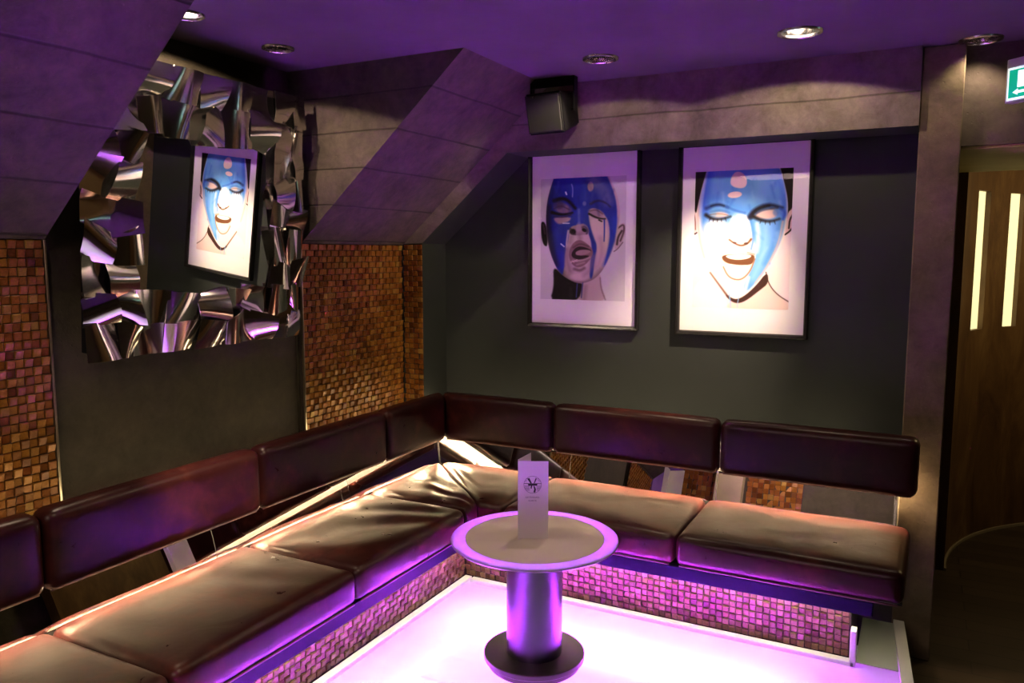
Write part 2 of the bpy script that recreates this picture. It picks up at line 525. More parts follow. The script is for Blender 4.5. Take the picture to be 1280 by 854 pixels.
def mosaic_panel(label, p0, ud, vd, nd, W, H, step, seed, m, trims=(), group=None, back=False):
    root = empty('mosaic_panel', p0, label, 'mosaic', group)
    bm = mosaic_mesh(p0, ud, vd, nd, W, H, step, seed)
    o = obj('mosaic_tile_field', bm, [m, M['grout']], root, world=True)
    p0, ud, vd, nd = Vector(p0), Vector(ud), Vector(vd), Vector(nd)
    if back: obj('backing_board', newbox(p0+ud*.001-nd*.026, p0+ud*(W-.001)+vd*H-nd*.0005), M['grout'], root, world=True)
    for u in trims:
        a = p0 + ud*(u-.004) - nd*.002; b = p0 + ud*(u+.004) + vd*H + nd*.010
        obj('edge_strip', newbox(a, b, .001, 1), M['alu'], root, world=True)
    return root
X_, Y_, Z_ = (1, 0, 0), (0, 1, 0), (0, 0, 1)
mosaic_panel('amber mosaic panel on the pillar right of the wall mirror', (-.011, -.813, .69), Y_, Z_, X_, .813-.002, .956, .0295, 1, M['mosaic'], (-.002,), 'amber mosaic panels on the walls', True)
mosaic_panel('large amber mosaic panel left of the wall mirror', (-.011, PIL[1][0], .69), Y_, Z_, X_, .815, .956, .0295, 2, M['mosaic'], (.820,), 'amber mosaic panels on the walls', True)
mosaic_panel('amber mosaic panel further down the left wall', (-.011, PIL[2][0], .69), Y_, Z_, X_, .815, .956, .0295, 3, M['mosaic'], (), 'amber mosaic panels on the walls', True)
mosaic_panel('narrow amber mosaic strip facing the room beside the grey wall', (.002, .0055, .69), X_, Z_, (0, -1, 0), .124, .96, .0295, 4, M['mosaic'], (), 'amber mosaic panels on the walls')
mosaic_panel('amber mosaic panel across the room, reflected in the low mirror nearest the column', (.95, -5.39, -.148), X_, Z_, (0, 1, 0), .6, 2.28, .06, 5, M['mosaic'], (), 'amber mosaic panels on the walls')
mosaic_panel('amber mosaic panel across the room, reflected in the low mirror behind the menu card', (.22, -5.39, -.148), X_, Z_, (0, 1, 0), .39, 2.28, .06, 6, M['mosaic'], (), 'amber mosaic panels on the walls')

# ------------------------------------------------------------------ bench bases
# back bench: mosaic plinth, navy seat board, white kerb with a raised end
root = empty('bench_base', (.5, -.3, 0), 'L-shaped mosaic-faced base with navy board under the leather corner bench', 'bench base')
bm = newbox((.66, -.425, -.14), (2.41, .06, .255)); obj('plinth', bm, M['grout'], root, world=True)
obj('mosaic_tile_field', mosaic_mesh((.655, -.426, .018), X_, Z_, (0, -1, 0), 1.75, .245, .0272, 11), [M['mosaic_low'], M['grout']], root, world=True)
obj('seat_board', newbox((.795, -.578, .262), (2.49, -.02, .318), .003, 1), M['navy'], root, world=True)
obj('seat_deck', newbox((.25, -.56, .318), (2.585, -.03, .325)), M['black_plastic'], root, world=True)
bm = newbox((.70, -.470, -.005), (2.432, -.434, .018), .004, 2)
box(bm, (2.412, -.470, -.005), (2.434, -.420, .145), .004, 2)
obj('kerb', bm, M['white_trim'], root, world=True)
bm = newbox((.15, -3.3, -.14), (.645, .06, .255)); obj('plinth', bm, M['grout'], root, world=True)
obj('mosaic_tile_field', mosaic_mesh((.646, -3.28, .018), Y_, Z_, X_, 2.845, .245, .0272, 12), [M['mosaic_low'], M['grout']], root, world=True)
obj('seat_board', newbox((.24, -3.3, .262), (.792, -.02, .318), .003, 1), M['navy'], root, world=True)
obj('seat_deck', newbox((.26, -3.3, .318), (.78, -.6, .325)), M['black_plastic'], root, world=True)
obj('kerb', newbox((.655, -3.3, -.005), (.692, -.434, .018), .004, 2), M['white_trim'], root, world=True)

# ------------------------------------------------------------------ seat cushions and backrests
def seat(quad, label, seed, front, wr=.006, sag=.3):
    """quad: rear-left, rear-right, front-right, front-left seen from the front edge"""
    cx = sum(p[0] for p in quad)/4; cy = sum(p[1] for p in quad)/4
    root = empty('seat_cushion', (cx, cy, .326), label, 'seat cushion', 'seat cushions of the corner bench')
    obj('cover', cushion(quad, .326, .456, .034, (26, 22, 3), .012, sag, wr, seed), M['leather'], root, 180, world=True)
    a, b = Vector((*quad[3], .330)), Vector((*quad[2], .330))
    d = (b-a).normalized(); n = Vector((d.y, -d.x, 0))
    if n.dot(Vector((quad[0][0]-cx, quad[0][1]-cy, 0)) ) > 0: n = -n
    bm = bmesh.new(); tube(bm, [a+d*.02-n*.006+(b-a-d*.04)*t/10 for t in range(11)], .0045, 8)
    obj('piping', bm, M['piping'], root, 180, world=True)
    return root
SR = (XM+.035, YM-.035)                 # rear inner corner of the seats
SF = (.82, -.60)                        # front inner corner
g = .0015
xs = [.945, 1.745, 2.60]
seat([(SR[0]+g, SR[1]), (xs[0]-g, SR[1]), (xs[0]-g, SF[1]), (SF[0]+g, SF[1])], 'oxblood leather corner seat cushion of the back bench, behind the table', 21, 0, .012, .2)
seat([(xs[0]+g, SR[1]), (xs[1]-g, SR[1]), (xs[1]-g, SF[1]), (xs[0]+g, SF[1])], 'middle leather seat cushion of the back bench under the left portrait', 22, 0, .006, .4)
seat([(xs[1]+g, SR[1]), (xs[2], SR[1]), (xs[2]-.01, SF[1]), (xs[1]+g, SF[1])], 'end leather seat cushion of the back bench beside the concrete column', 23, 0, .007, .6)
ys = [-.70, -1.47, -2.27, -3.1]
seat([(SR[0], ys[0]+g), (SR[0], SR[1]-g), (SF[0], SF[1]-g), (SF[0], ys[0]+g)], 'wrinkled leather corner seat cushion of the left bench, tapering to the front', 24, 1, .012, .1)
labs = ['creased leather seat cushion of the left bench, next to the corner one', 'long brown leather seat cushion of the left bench below the reddish backrest', 'leather seat cushion of the left bench at the lower left picture edge']
for k in range(3):
    seat([(SR[0], ys[k+1]+g), (SR[0], ys[k]-g), (SF[0], ys[k]-g), (SF[0], ys[k+1]+g)], labs[k], 30+k, 1, (.013, .005, .006)[k], .4)

def back(quad, label, seed, z0=.603, z1=.853):
    cx = sum(p[0] for p in quad)/4; cy = sum(p[1] for p in quad)/4
    root = empty('backrest_cushion', (cx, cy, z0), label, 'backrest', 'backrest cushions of the corner bench')
    obj('cover', cushion(quad, z0, z1, .036, (26, 3, 8), .004, 0, 0, seed), M['leather'], root, 180, world=True)
    a, b = Vector((*quad[3], z0+.004)), Vector((*quad[2], z0+.004))
    d = (b-a).normalized()
    bm = bmesh.new(); tube(bm, [a.lerp(b, .02+.96*t/10) + (Vector((*quad[0], 0))-Vector((*quad[3], 0)))*.28 for t in range(11)], .0035, 8)
    obj('piping', bm, M['piping'], root, 180, world=True)
    # two arms from the rear of the cushion to the wall ledge
    A, B = Vector((*quad[0], 0)), Vector((*quad[1], 0))
    al = (B-A).normalized(); out = Vector((*quad[0], 0))-Vector((*quad[3], 0)); out -= al*out.dot(al); out.normalize()
    for f in (.25, .75):
        p = A.lerp(B, f)
        bm = bmesh.new()
        for n0, n1, zz0, zz1 in ((-.006, .165, .716, .730), (.145, .165, .688, .716)):
            q_ = [p+out*n0-al*.012, p+out*n0+al*.012, p+out*n1+al*.012, p+out*n1-al*.012]
            prism(bm, [(v.x, v.y) for v in q_], 'z', zz0, zz1)
        obj('bracket', bm, M['black_plastic'], root, world=True)
    return root
BR_, BF = (XM+.055, YM-.055), (XM+.150, YM-.150)
xb = [.985, 1.815, 2.622]
back([(BR_[0]+g, BR_[1]), (xb[0]-g, BR_[1]), (xb[0]-g, BF[1]), (BF[0]+g, BF[1])], 'dark leather backrest on the back wall nearest the corner', 41)
back([(xb[0]+g, BR_[1]), (xb[1]-g, BR_[1]), (xb[1]-g, BF[1]), (xb[0]+g, BF[1])], 'leather backrest with a red sheen along its top under the portraits', 42)
back([(xb[1]+g, BR_[1]), (xb[2], BR_[1]), (xb[2]-.01, BF[1]), (xb[1]+g, BF[1])], 'dark leather backrest reaching in front of the concrete column', 43)
yb = [-.66, -1.47, -2.32, -3.14]
back([(BR_[0], yb[0]+g), (BR_[0], BR_[1]-g), (BF[0], BF[1]-g), (BF[0], yb[0]+g)], 'short dark leather backrest on the left wall next to the corner', 44)
labs = ['dark leather backrest on the left wall below the right end of the wall mirror', 'leather backrest with a spot-lit red patch below the left end of the wall mirror', 'almost black leather backrest at the left edge of the picture']  # the red patch is light from the left room spot
for k in range(3):
    back([(BR_[0], yb[k+1]+g), (BR_[0], yb[k]-g), (BF[0], yb[k]-g), (BF[0], yb[k+1]+g)], labs[k], 45+k)

# ------------------------------------------------------------------ mirror strips and light strips behind the backrests
def strip_pt(side, t, z, off=0):
    """a point on the tilted mirror plane: t runs along the bench"""
    k = (z-.55)*TILT
    if side == 'back': return Vector((t, YM + k + off, z))
    return Vector((XM - k - off, t, z))
def strip(side, spans, label):
    root = empty('strip_mirror', strip_pt(side, 1.0 if side == 'back' else -1.0, .44), label, 'mirror', 'low mirror strips behind the bench')
    for a, b in spans:
        bm = bmesh.new()
        def tt(t, z):
            if t == 'corner': return (XM-(z-.55)*TILT+.006) if side == 'back' else YM+(z-.55)*TILT-.006
            return t
        A = [bm.verts.new(strip_pt(side, tt(t, z), z, 0)) for t, z in ((a, .44), (b, .44), (b, MTOP), (a, MTOP))]
        B = [bm.verts.new(strip_pt(side, tt(t, z), z, .004)) for t, z in ((a, .44), (b, .44), (b, MTOP), (a, MTOP))]
        bm.faces.new(A); bm.faces.new(B[::-1])
        for i in range(4): bm.faces.new((A[i], B[i], B[(i+1) % 4], A[(i+1) % 4]))
        obj('mirror_pane', bm, M['mirror'], root, world=True)
    if side == 'back':
        bm = bmesh.new(); 
        for s in (0,): prism(bm, [tuple(strip_pt('back', 0, .44, -.004))[1:], tuple(strip_pt('back', 0, MTOP, -.004))[1:], tuple(strip_pt('back', 0, MTOP, .008))[1:], tuple(strip_pt('back', 0, .44, .008))[1:]], 'x', 2.534, 2.542)
        obj('end_trim', bm, M['chrome_soft'], root, world=True)
    return root
strip('back', [('corner', 1.03), (1.033, 1.78), (1.783, 2.532)], 'tilted mirror strip between backrests and seats along the back wall')
strip('left', [('corner', -.80), (-.803, -1.60), (-1.603, -3.2)], 'tilted mirror strip between backrests and seats along the left wall')

M['led_warm'] = emit('warm white light strip', (1.0, .70, .40), 640)
M['led_up'] = emit('warm light strip leak', (1.0, .82, .48), 18)
M['led_low'] = emit('white light strip under the seat', (1.0, .86, .62), 42)
def light_strip(side, a, b, label):
    root = empty('light_strip', (0, 0, 0), label, 'light strip', 'light strips of the bench')
    def bb(n0, n1, z0, z1):
        if side == 'back': return newbox((a, YM+n0, z0), (b, YM+n1, z1))
        return newbox((XM-n1, a, z0), (XM-n0, b, z1))
    root.location = (a, YM, .69) if side == 'back' else (XM, a, .69)
    obj('housing', bb(-.049, .075, .6985, .706), M['alu'], root, world=True)  # unseen channel, added to keep the strip's light from spilling upward
    obj('diffuser', bb(-.018, .002, .690, .6975) if side == 'back' else bb(-.032, -.014, .690, .6975), M['led_warm'], root, world=True)
    b -= .14 if side == 'back' else 0
    obj('upper_diffuser', bb(.030, .050, .7065, .711), M['led_up'], root, world=True)
light_strip('back', XM+.02, 2.52, 'warm light strip behind the back wall backrests')
light_strip('left', -3.2, -.02, 'warm light strip behind the left wall backrests')
def low_strip(side, a, b, label):
    root = empty('light_strip', (0, 0, 0), label, 'light strip', 'light strips of the bench')
    if side == 'back':
        root.location = (a, -.47, .255)
        obj('diffuser', newbox((a, -.475, .250), (b, -.460, .259)), M['led_low'], root, world=True)
        obj('housing', newbox((a, -.480, .2495), (b, -.4755, .260)), M['alu'], root, world=True)
    else:
        root.location = (.69, a, .255)
        obj('diffuser', newbox((.680, a, .250), (.695, b, .259)), M['led_low'], root, world=True)
        obj('housing', newbox((.6955, a, .2495), (.70, b, .260)), M['alu'], root, world=True)
low_strip('back', .72, 2.485, 'light strip under the navy board of the back bench')
low_strip('left', -3.25, -.50, 'light strip under the navy board of the left bench')

# ------------------------------------------------------------------ table and menu card
TX, TY, TZ = 1.308, -1.005, .51
t = empty('side_table', (TX, TY, 0), 'round pedestal table with lilac glass rim on the lit floor', 'table')
def lat(name, prof, m, sm=30, closed=False, seg=96):
    bm = bmesh.new(); lathe(bm, prof, seg, (0, 0, 0), closed)
    return obj(name, bm, m, t, sm)
lat('base', [(0, 0), (.176, 0), (.181, .004), (.181, .022), (.192, .026), (.197, .030), (.197, .047), (.194, .050), (0, .050)], M['base_metal'])
col = lat('column', [(0, .050), (.108, .050), (.108, .462), (0, .462)], M['steel_column'])
lat('mounting_plate', [(0, .462), (.150, .462), (.156, .466), (.156, .476), (.245, .486), (.255, .490), (0, .490)], M['chrome_soft'])
top = lat('tabletop', [(.0, .4905), (.270, .4905), (.300, .494), (.320, .499), (.324, .504), (.323, .508), (.318, .510), (.268, .510), (.268, .504), (0, .504)], M['table_glass'], 40)
bm = bmesh.new(); lathe(bm, [(0, .5042), (.2672, .5042), (.2672, .5092), (.266, .5098), (0, .5098)], 96)
obj('inlay', bm, M['inlay'], t, 30)

mc = empty('menu_card', (TX, TY, TZ), 'folded tall white menu card standing on the round table', 'menu card')
cam_dir = Vector((2.584-TX, -3.655-TY)); ang = math.atan2(cam_dir.y, cam_dir.x) + PI/2
mc.rotation_euler = (0, 0, ang); mc.location = (TX+.003, TY-.02, .5102)
CW, CH = .116, .305
bm = bmesh.new()
# L-folded card: front leaf and rear leaf that meet along the left edge
box(bm, (-CW/2, 0, 0), (CW/2, .0006, CH))
d = Vector((.42, .907)) 
e = [(-CW/2, .0006), (-CW/2+.0005, .0006), (-CW/2+.0005+d.x*CW, .0006+d.y*CW), (-CW/2+d.x*CW, .0006+d.y*CW)]
prism(bm, e, 'z', 0, CH+.006)
obj('leaves', bm, M['card'], mc)
# printed round emblem
def flat_poly(bm, pts, y):
    bm.faces.new([bm.verts.new((p[0], y, p[1])) for p in pts])
ex, ez, er = -.002, CH-.092, .034
bm = bmesh.new()
def disc_band(r0, r1, a0, a1, n=40, y=-.0003):
    P0 = [(ex+r0*math.cos(a0+(a1-a0)*i/n), ez+r0*math.sin(a0+(a1-a0)*i/n)) for i in range(n+1)]
    P1 = [(ex+r1*math.cos(a0+(a1-a0)*i/n), ez+r1*math.sin(a0+(a1-a0)*i/n)) for i in range(n+1)]
    for i in range(n): flat_poly(bm, [P0[i], P0[i+1], P1[i+1], P1[i]], y)
disc_band(er-.0012, er, 0, 2*PI, 48)
flat_poly(bm, [(ex-er, ez+.003), (ex+er, ez+.003), (ex+er, ez+.0055), (ex-er, ez+.0055)], -.0004)
flat_poly(bm, [(ex-.016, ez-.004), (ex+.016, ez-.004), (ex+.019, ez+.003), (ex-.018, ez+.003)], -.0004)
flat_poly(bm, [(ex-.021, ez+.024), (ex-.012, ez+.026), (ex-.003, ez+.006), (ex-.009, ez+.0055)], -.0004)
flat_poly(bm, [(ex+.012, ez+.027), (ex+.016, ez+.024), (ex+.008, ez+.006), (ex+.004, ez+.006)], -.0004)
flat_poly(bm, [(ex-.007, ez-.004), (ex-.001, ez-.004), (ex-.004, ez-.016), (ex-.008, ez-.014)], -.0004)
flat_poly(bm, [(ex+.003, ez-.004), (ex+.008, ez-.006), (ex+.013, ez-.018), (ex+.010, ez-.031), (ex+.003, ez-.030), (ex+.006, ez-.018)], -.0004)
obj('emblem', bm, M['ink'], mc)
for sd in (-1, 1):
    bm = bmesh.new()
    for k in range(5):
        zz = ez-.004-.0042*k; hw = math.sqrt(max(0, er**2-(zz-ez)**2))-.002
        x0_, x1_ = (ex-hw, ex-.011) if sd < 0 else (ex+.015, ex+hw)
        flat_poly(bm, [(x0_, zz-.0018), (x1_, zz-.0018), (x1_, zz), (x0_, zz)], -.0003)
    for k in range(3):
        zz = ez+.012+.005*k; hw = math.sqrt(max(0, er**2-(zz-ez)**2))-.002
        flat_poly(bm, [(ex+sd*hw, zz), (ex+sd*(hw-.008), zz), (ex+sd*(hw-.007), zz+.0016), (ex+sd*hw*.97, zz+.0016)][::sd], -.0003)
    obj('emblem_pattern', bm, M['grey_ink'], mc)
def text(name, body, size, loc, m, parent, rot=(PI/2, 0, 0), spacing=1.0, ext=.0001):
    cu = bpy.data.curves.new(name, 'FONT'); cu.body = body; cu.size = size; cu.align_x = 'CENTER'; cu.align_y = 'CENTER'
    cu.space_character = spacing; cu.extrude = ext
    tmp = bpy.data.objects.new(name, cu); C.objects.link(tmp)
    bpy.context.view_layer.update()
    me = bpy.data.meshes.new_from_object(tmp.evaluated_get(bpy.context.evaluated_depsgraph_get()))
    C.objects.unlink(tmp); bpy.data.objects.remove(tmp)
    me.materials.clear(); me.materials.append(m)
    o = bpy.data.objects.new(name, me); C.objects.link(o); o.parent = parent; o.location = loc; o.rotation_euler = rot
    return o
text('lettering', 'GETRÄNKE-', .0095, (ex, -.0005, CH-.142), M['grey_ink'], mc, spacing=1.12)
text('lettering', 'KARTE', .0095, (ex, -.0005, CH-.155), M['grey_ink'], mc, spacing=1.12)

# ------------------------------------------------------------------ framed portraits
def lin(c):
    c = np.asarray(c, float)/255
    return np.where(c <= .04045, c/12.92, ((c+.055)/1.055)**2.4)
class Canvas:
    """ink colours over a print, drawn in a local drawing frame (X right, Y down)"""
    def __init__(s, corners, nu, nv, bg):
        u = (np.arange(nu)+.5)/nu; v = (np.arange(nv)+.5)/nv
        U, V = np.meshgrid(u, v)
        tl, tr, br, bl = [np.array(c, float) for c in corners]
        s.X = tl[0]*(1-U)*(1-V)+tr[0]*U*(1-V)+br[0]*U*V+bl[0]*(1-U)*V
        s.Y = tl[1]*(1-U)*(1-V)+tr[1]*U*(1-V)+br[1]*U*V+bl[1]*(1-U)*V
        s.img = np.ones((nv, nu, 3))*np.array(bg, float); s.nu, s.nv = nu, nv
    def put(s, a, col, al=1):
        a = (np.clip(a, 0, 1)*al)[..., None]; s.img = s.img*(1-a) + np.array(col, float)*a
    def poly(s, pts, col, soft=2.5, al=1, smooth=True, mask=None):
        P = np.array(pts, float)
        if smooth:            # Chaikin
            for _ in range(2):
                Q = np.roll(P, -1, 0); P = np.stack([P*.75+Q*.25, P*.25+Q*.75], 1).reshape(-1, 2)
        X, Y = s.X, s.Y
        ins = np.zeros(X.shape, bool); d = np.full(X.shape, 1e9)
        n = len(P)
        for i in range(n):
            x0, y0 = P[i]; x1, y1 = P[(i+1) % n]
            c = (y0 > Y) != (y1 > Y)
            if y1 != y0: ins ^= c & (X < (x1-x0)*(Y-y0)/(y1-y0)+x0)
            dx, dy = x1-x0, y1-y0; L = dx*dx+dy*dy+1e-9
            t_ = np.clip(((X-x0)*dx+(Y-y0)*dy)/L, 0, 1)
            d = np.minimum(d, np.hypot(X-x0-t_*dx, Y-y0-t_*dy))
        sd = np.where(ins, d, -d)
        a = np.clip(sd/soft*.5+.5, 0, 1); a = a*a*(3-2*a)
        if mask is not None: a = a*mask
        s.put(a, col, al); return a
    def ell(s, cx, cy, rx, ry, col, soft=.3, al=1, rot=0, mask=None):
        c, n = math.cos(rot), math.sin(rot)
        x, y = s.X-cx, s.Y-cy
        r = np.hypot((x*c+y*n)/rx, (-x*n+y*c)/ry)
        a = np.clip((1-r)/soft+.5, 0, 1); a = a*a*(3-2*a)
        if mask is not None: a = a*mask
        s.put(a, col, al)
    def line(s, pts, w, col, soft=1.8, al=1, w2=None, mask=None):
        P = np.array(pts, float); W = np.linspace(w, w if w2 is None else w2, len(P))
        for _ in range(2):
            Q = [P[0]]; V = [W[0]]
            for i in range(len(P)-1):
                Q += [P[i]*.75+P[i+1]*.25, P[i]*.25+P[i+1]*.75]; V += [W[i]*.75+W[i+1]*.25, W[i]*.25+W[i+1]*.75]
            Q.append(P[-1]); V.append(W[-1]); P, W = np.array(Q), np.array(V)
        best = np.full(s.X.shape, -1e9)
        for i in range(len(P)-1):
            x0, y0 = P[i]; x1, y1 = P[i+1]; dx, dy = x1-x0, y1-y0; L = dx*dx+dy*dy+1e-9
            t_ = np.clip(((s.X-x0)*dx+(s.Y-y0)*dy)/L, 0, 1)
            best = np.maximum(best, (W[i]*(1-t_)+W[i+1]*t_)/2 - np.hypot(s.X-x0-t_*dx, s.Y-y0-t_*dy))
        a = np.clip(best/soft*.5+.5, 0, 1)
        if mask is not None: a = a*mask
        s.put(a, col, al)

def portrait_right():
    c = Canvas([(90, 157), (488, 133), (485, 722), (90, 722)], 230, 330, (226, 212, 214))
    INK, BR = (22, 14, 18), (92, 58, 44)
    skin, blue, lb, db = (240, 222, 216), (92, 150, 218), (176, 210, 240), (48, 84, 206)
    # shoulders and neck
    c.poly([(392, 565), (404, 615), (436, 655), (490, 690), (490, 730), (230, 730), (250, 690), (320, 640)], (222, 196, 190), 3)
    c.poly([(160, 580), (210, 640), (240, 700), (230, 730), (85, 730), (85, 640)], (238, 226, 224), 6)
    # hair
    c.poly([(70, 120), (150, 120), (142, 160), (122, 215), (108, 285), (96, 335), (84, 300), (70, 300)], INK, 4)
    c.poly([(428, 110), (500, 110), (500, 285), (482, 300), (474, 345), (462, 415), (466, 330), (466, 260), (450, 195)], INK, 4)
    # ears
    c.poly([(80, 308), (98, 325), (106, 405), (92, 420), (78, 392)], (226, 200, 192), 3)
    c.line([(84, 318), (94, 350), (96, 395)], 4, BR); c.line([(80, 398), (92, 416), (102, 408)], 5, INK)
    c.poly([(470, 312), (496, 300), (494, 372), (474, 404), (460, 414), (466, 360)], (222, 190, 182), 3)
    c.line([(494, 318), (478, 345), (476, 382)], 6, INK); c.line([(492, 376), (478, 396), (462, 408)], 6, INK)
    # face
    face = c.poly([(146, 120), (426, 110), (452, 195), (470, 270), (470, 350), (458, 425), (430, 492), (398, 562), (352, 628), (302, 674), (268, 688), (236, 668), (200, 628), (166, 580), (132, 512), (114, 455), (106, 400), (98, 335), (108, 275), (122, 210)], skin, 3)
    c.line([(122, 180), (112, 260), (104, 330), (108, 400), (118, 450), (136, 510)], 9, (190, 160, 152), 5, .7, mask=face)
    # chin shadow on the neck
    c.poly([(398, 560), (404, 612), (372, 640), (312, 692), (272, 702), (238, 680), (228, 658), (268, 686), (304, 672), (352, 626)], (58, 34, 30), 3, 1)
    c.line([(164, 574), (205, 627), (240, 672)], 6, BR, 3, .85, 9)
    c.line([(392, 566), (404, 615), (438, 658), (490, 690)], 4, (60, 36, 36), 2)
    # blue paint
    c.poly([(150, 110), (424, 100), (450, 195), (464, 272), (462, 352), (450, 428), (424, 490), (394, 556), (350, 616), (318, 652), (300, 640), (312, 592), (338, 530), (352, 490), (338, 425), (326, 372), (312, 336), (285, 330), (250, 336), (238, 380), (222, 412), (196, 430), (160, 440), (132, 420), (118, 360), (122, 290), (136, 210)], blue, 7, 1, mask=face)
    for pts, w, col, al in [([(150, 150), (138, 215), (130, 280), (132, 330)], 26, db, .75), ([(440, 150), (452, 210), (460, 270), (458, 320)], 16, db, .7), ([(190, 160), (180, 230), (200, 285)], 26, (106, 150, 216), .6),
                           ([(360, 160), (370, 220), (350, 280)], 60, (112, 164, 222), .7), ([(150, 270), (200, 262), (260, 300), (300, 312), (350, 290)], 16, (70, 140, 214), .7), ([(130, 330), (136, 380), (156, 420)], 16, (70, 130, 214), .7)]:
        c.line(pts, w, col, 16, al, mask=face)
    # pale wash over the left cheek and the nose
    c.ell(185, 395, 52, 44, (244, 246, 248), .8, .92, mask=face)
    c.ell(280, 392, 44, 66, (218, 234, 246), .6, .95, mask=face)
    c.ell(272, 420, 34, 34, (250, 250, 250), .8, .9, mask=face)
    c.line([(262, 330), (246, 372), (236, 410)], 8, (120, 176, 226), 5, .8); c.line([(318, 330), (332, 384), (338, 430), (330, 472)], 10, (64, 124, 204), 5, .85)
    c.line([(352, 366), (360, 430), (352, 480)], 14, (214, 226, 238), 8, .8); c.line([(385, 362), (388, 440), (372, 520), (340, 590)], 30, (128, 184, 232), 16, .75, mask=face)
    c.line([(440, 350), (424, 440), (386, 530)], 14, (72, 134, 208), 10, .7, mask=face); c.line([(322, 590), (312, 640)], 10, (226, 236, 246), 6, .8)
    c.line([(452, 352), (440, 440), (398, 540), (352, 612)], 7, (206, 170, 168), 4, .8, mask=face)
    # broken brushwork over the paint
    rg = random.Random(3)
    for _ in range(70):
        x, y = rg.uniform(130, 455), rg.uniform(150, 640)
        if 150 < x < 235 and 350 < y: continue
        if y > 430 and x < 345: continue
        ln = rg.uniform(18, 60); a_ = rg.gauss(1.5, .35)
        col = rg.choice([(72, 128, 208), (118, 170, 226), (150, 190, 232), (60, 104, 200), (100, 156, 220)])
        c.line([(x, y), (x+ln*math.cos(a_)*.6, y+ln*math.sin(a_)*.6), (x+ln*math.cos(a_), y+ln*math.sin(a_))], rg.uniform(4, 11), col, 7, rg.uniform(.25, .6), 2, mask=face)
    c.line([(124, 230), (116, 300), (120, 380), (134, 440)], 8, (140, 176, 222), 6, .7, mask=face)
    # forehead lights
    c.poly([(258, 152), (286, 156), (306, 182), (303, 216), (272, 223), (236, 209), (240, 176)], (236, 206, 202), 3)
    c.ell(257, 248, 29, 13, (236, 206, 200), .25, 1, -.12)
    # eyes
    c.poly([(152, 336), (172, 322), (214, 316), (240, 334), (200, 345)], (196, 176, 176), 7)
    c.poly([(338, 338), (362, 314), (420, 302), (432, 330), (404, 346), (356, 343)], (206, 178, 172), 6)
    c.line([(160, 322), (196, 312), (236, 322)], 8, (64, 112, 190), 5, .75); c.line([(346, 322), (376, 304), (428, 300)], 7, (52, 44, 66), 5, .8)
    c.ell(168, 330, 16, 10, (110, 150, 208), .9, .7); c.ell(424, 318, 12, 14, (88, 120, 196), .9, .7)
    c.line([(140, 306), (186, 286), (230, 300)], 14, (32, 54, 118), 6, .95, 7); c.line([(160, 296), (190, 288), (214, 294)], 6, (20, 24, 50), 4, .8); c.line([(226, 298), (262, 314), (300, 322)], 8, (44, 92, 186), 5, .8)
    c.line([(322, 338), (340, 308), (392, 284), (448, 298)], 22, (24, 26, 52), 6, 1, 9); c.line([(330, 326), (352, 304), (396, 290)], 9, (14, 12, 22), 4, .9); c.line([(338, 336), (362, 312), (420, 302)], 3, (120, 90, 90), 2, .6)
    c.line([(140, 334), (166, 350), (206, 350), (242, 338)], 14, INK, 6, 1, 5); c.line([(334, 336), (366, 351), (404, 356), (438, 344)], 15, INK, 6, 1, 6)
    for x, y, dx in ((158, 350, -5), (172, 354, -3), (188, 354, 0), (204, 353, 2), (220, 348, 5), (366, 354, -4), (384, 358, -1), (400, 360, 2), (418, 356, 5)):
        c.line([(x, y-4), (x+dx, y+10)], 4, INK, 2, .9, 1.5)
    c.line([(156, 332), (196, 326), (232, 333)], 2.5, BR, 2, .7); c.line([(440, 300), (462, 318), (452, 345)], 10, (44, 84, 190), 5, .8)
    # nose
    c.line([(240, 434), (256, 446), (288, 460), (316, 448), (328, 430)], 7, (104, 68, 48), 3, 1, 9); c.ell(262, 446, 8, 4, (70, 40, 34), .6, .8); c.ell(308, 448, 9, 5, (70, 40, 34), .6, .8)
    c.line([(216, 404), (222, 436)], 4, (150, 190, 226), 2, .9)
    # mouth
    c.poly([(206, 506), (226, 488), (274, 486), (300, 488), (330, 484), (350, 498), (338, 548), (312, 596), (284, 606), (250, 600), (224, 566)], (240, 216, 204), 4)
    c.poly([(210, 502), (236, 496), (330, 492), (348, 499), (338, 532), (318, 538), (280, 542), (236, 534), (214, 520)], (104, 66, 44), 2.5)
    c.poly([(222, 498), (332, 493), (328, 508), (284, 518), (238, 513)], (252, 250, 248), 2.5)
    c.poly([(232, 534), (280, 540), (324, 538), (314, 566), (284, 582), (248, 576)], (248, 236, 228), 4)
    c.line([(218, 548), (236, 584), (262, 600), (296, 600), (328, 566), (346, 512)], 5, (120, 76, 54), 2.5, .9); c.line([(316, 486), (344, 492)], 6, (150, 110, 100), 3, .8)
    # drips
    c.line([(246, 664), (252, 700), (253, 722)], 5, (120, 166, 214), 2, 1, 3); c.line([(286, 670), (281, 700), (280, 722)], 4, (130, 174, 216), 2, 1, 2.5)
    return c

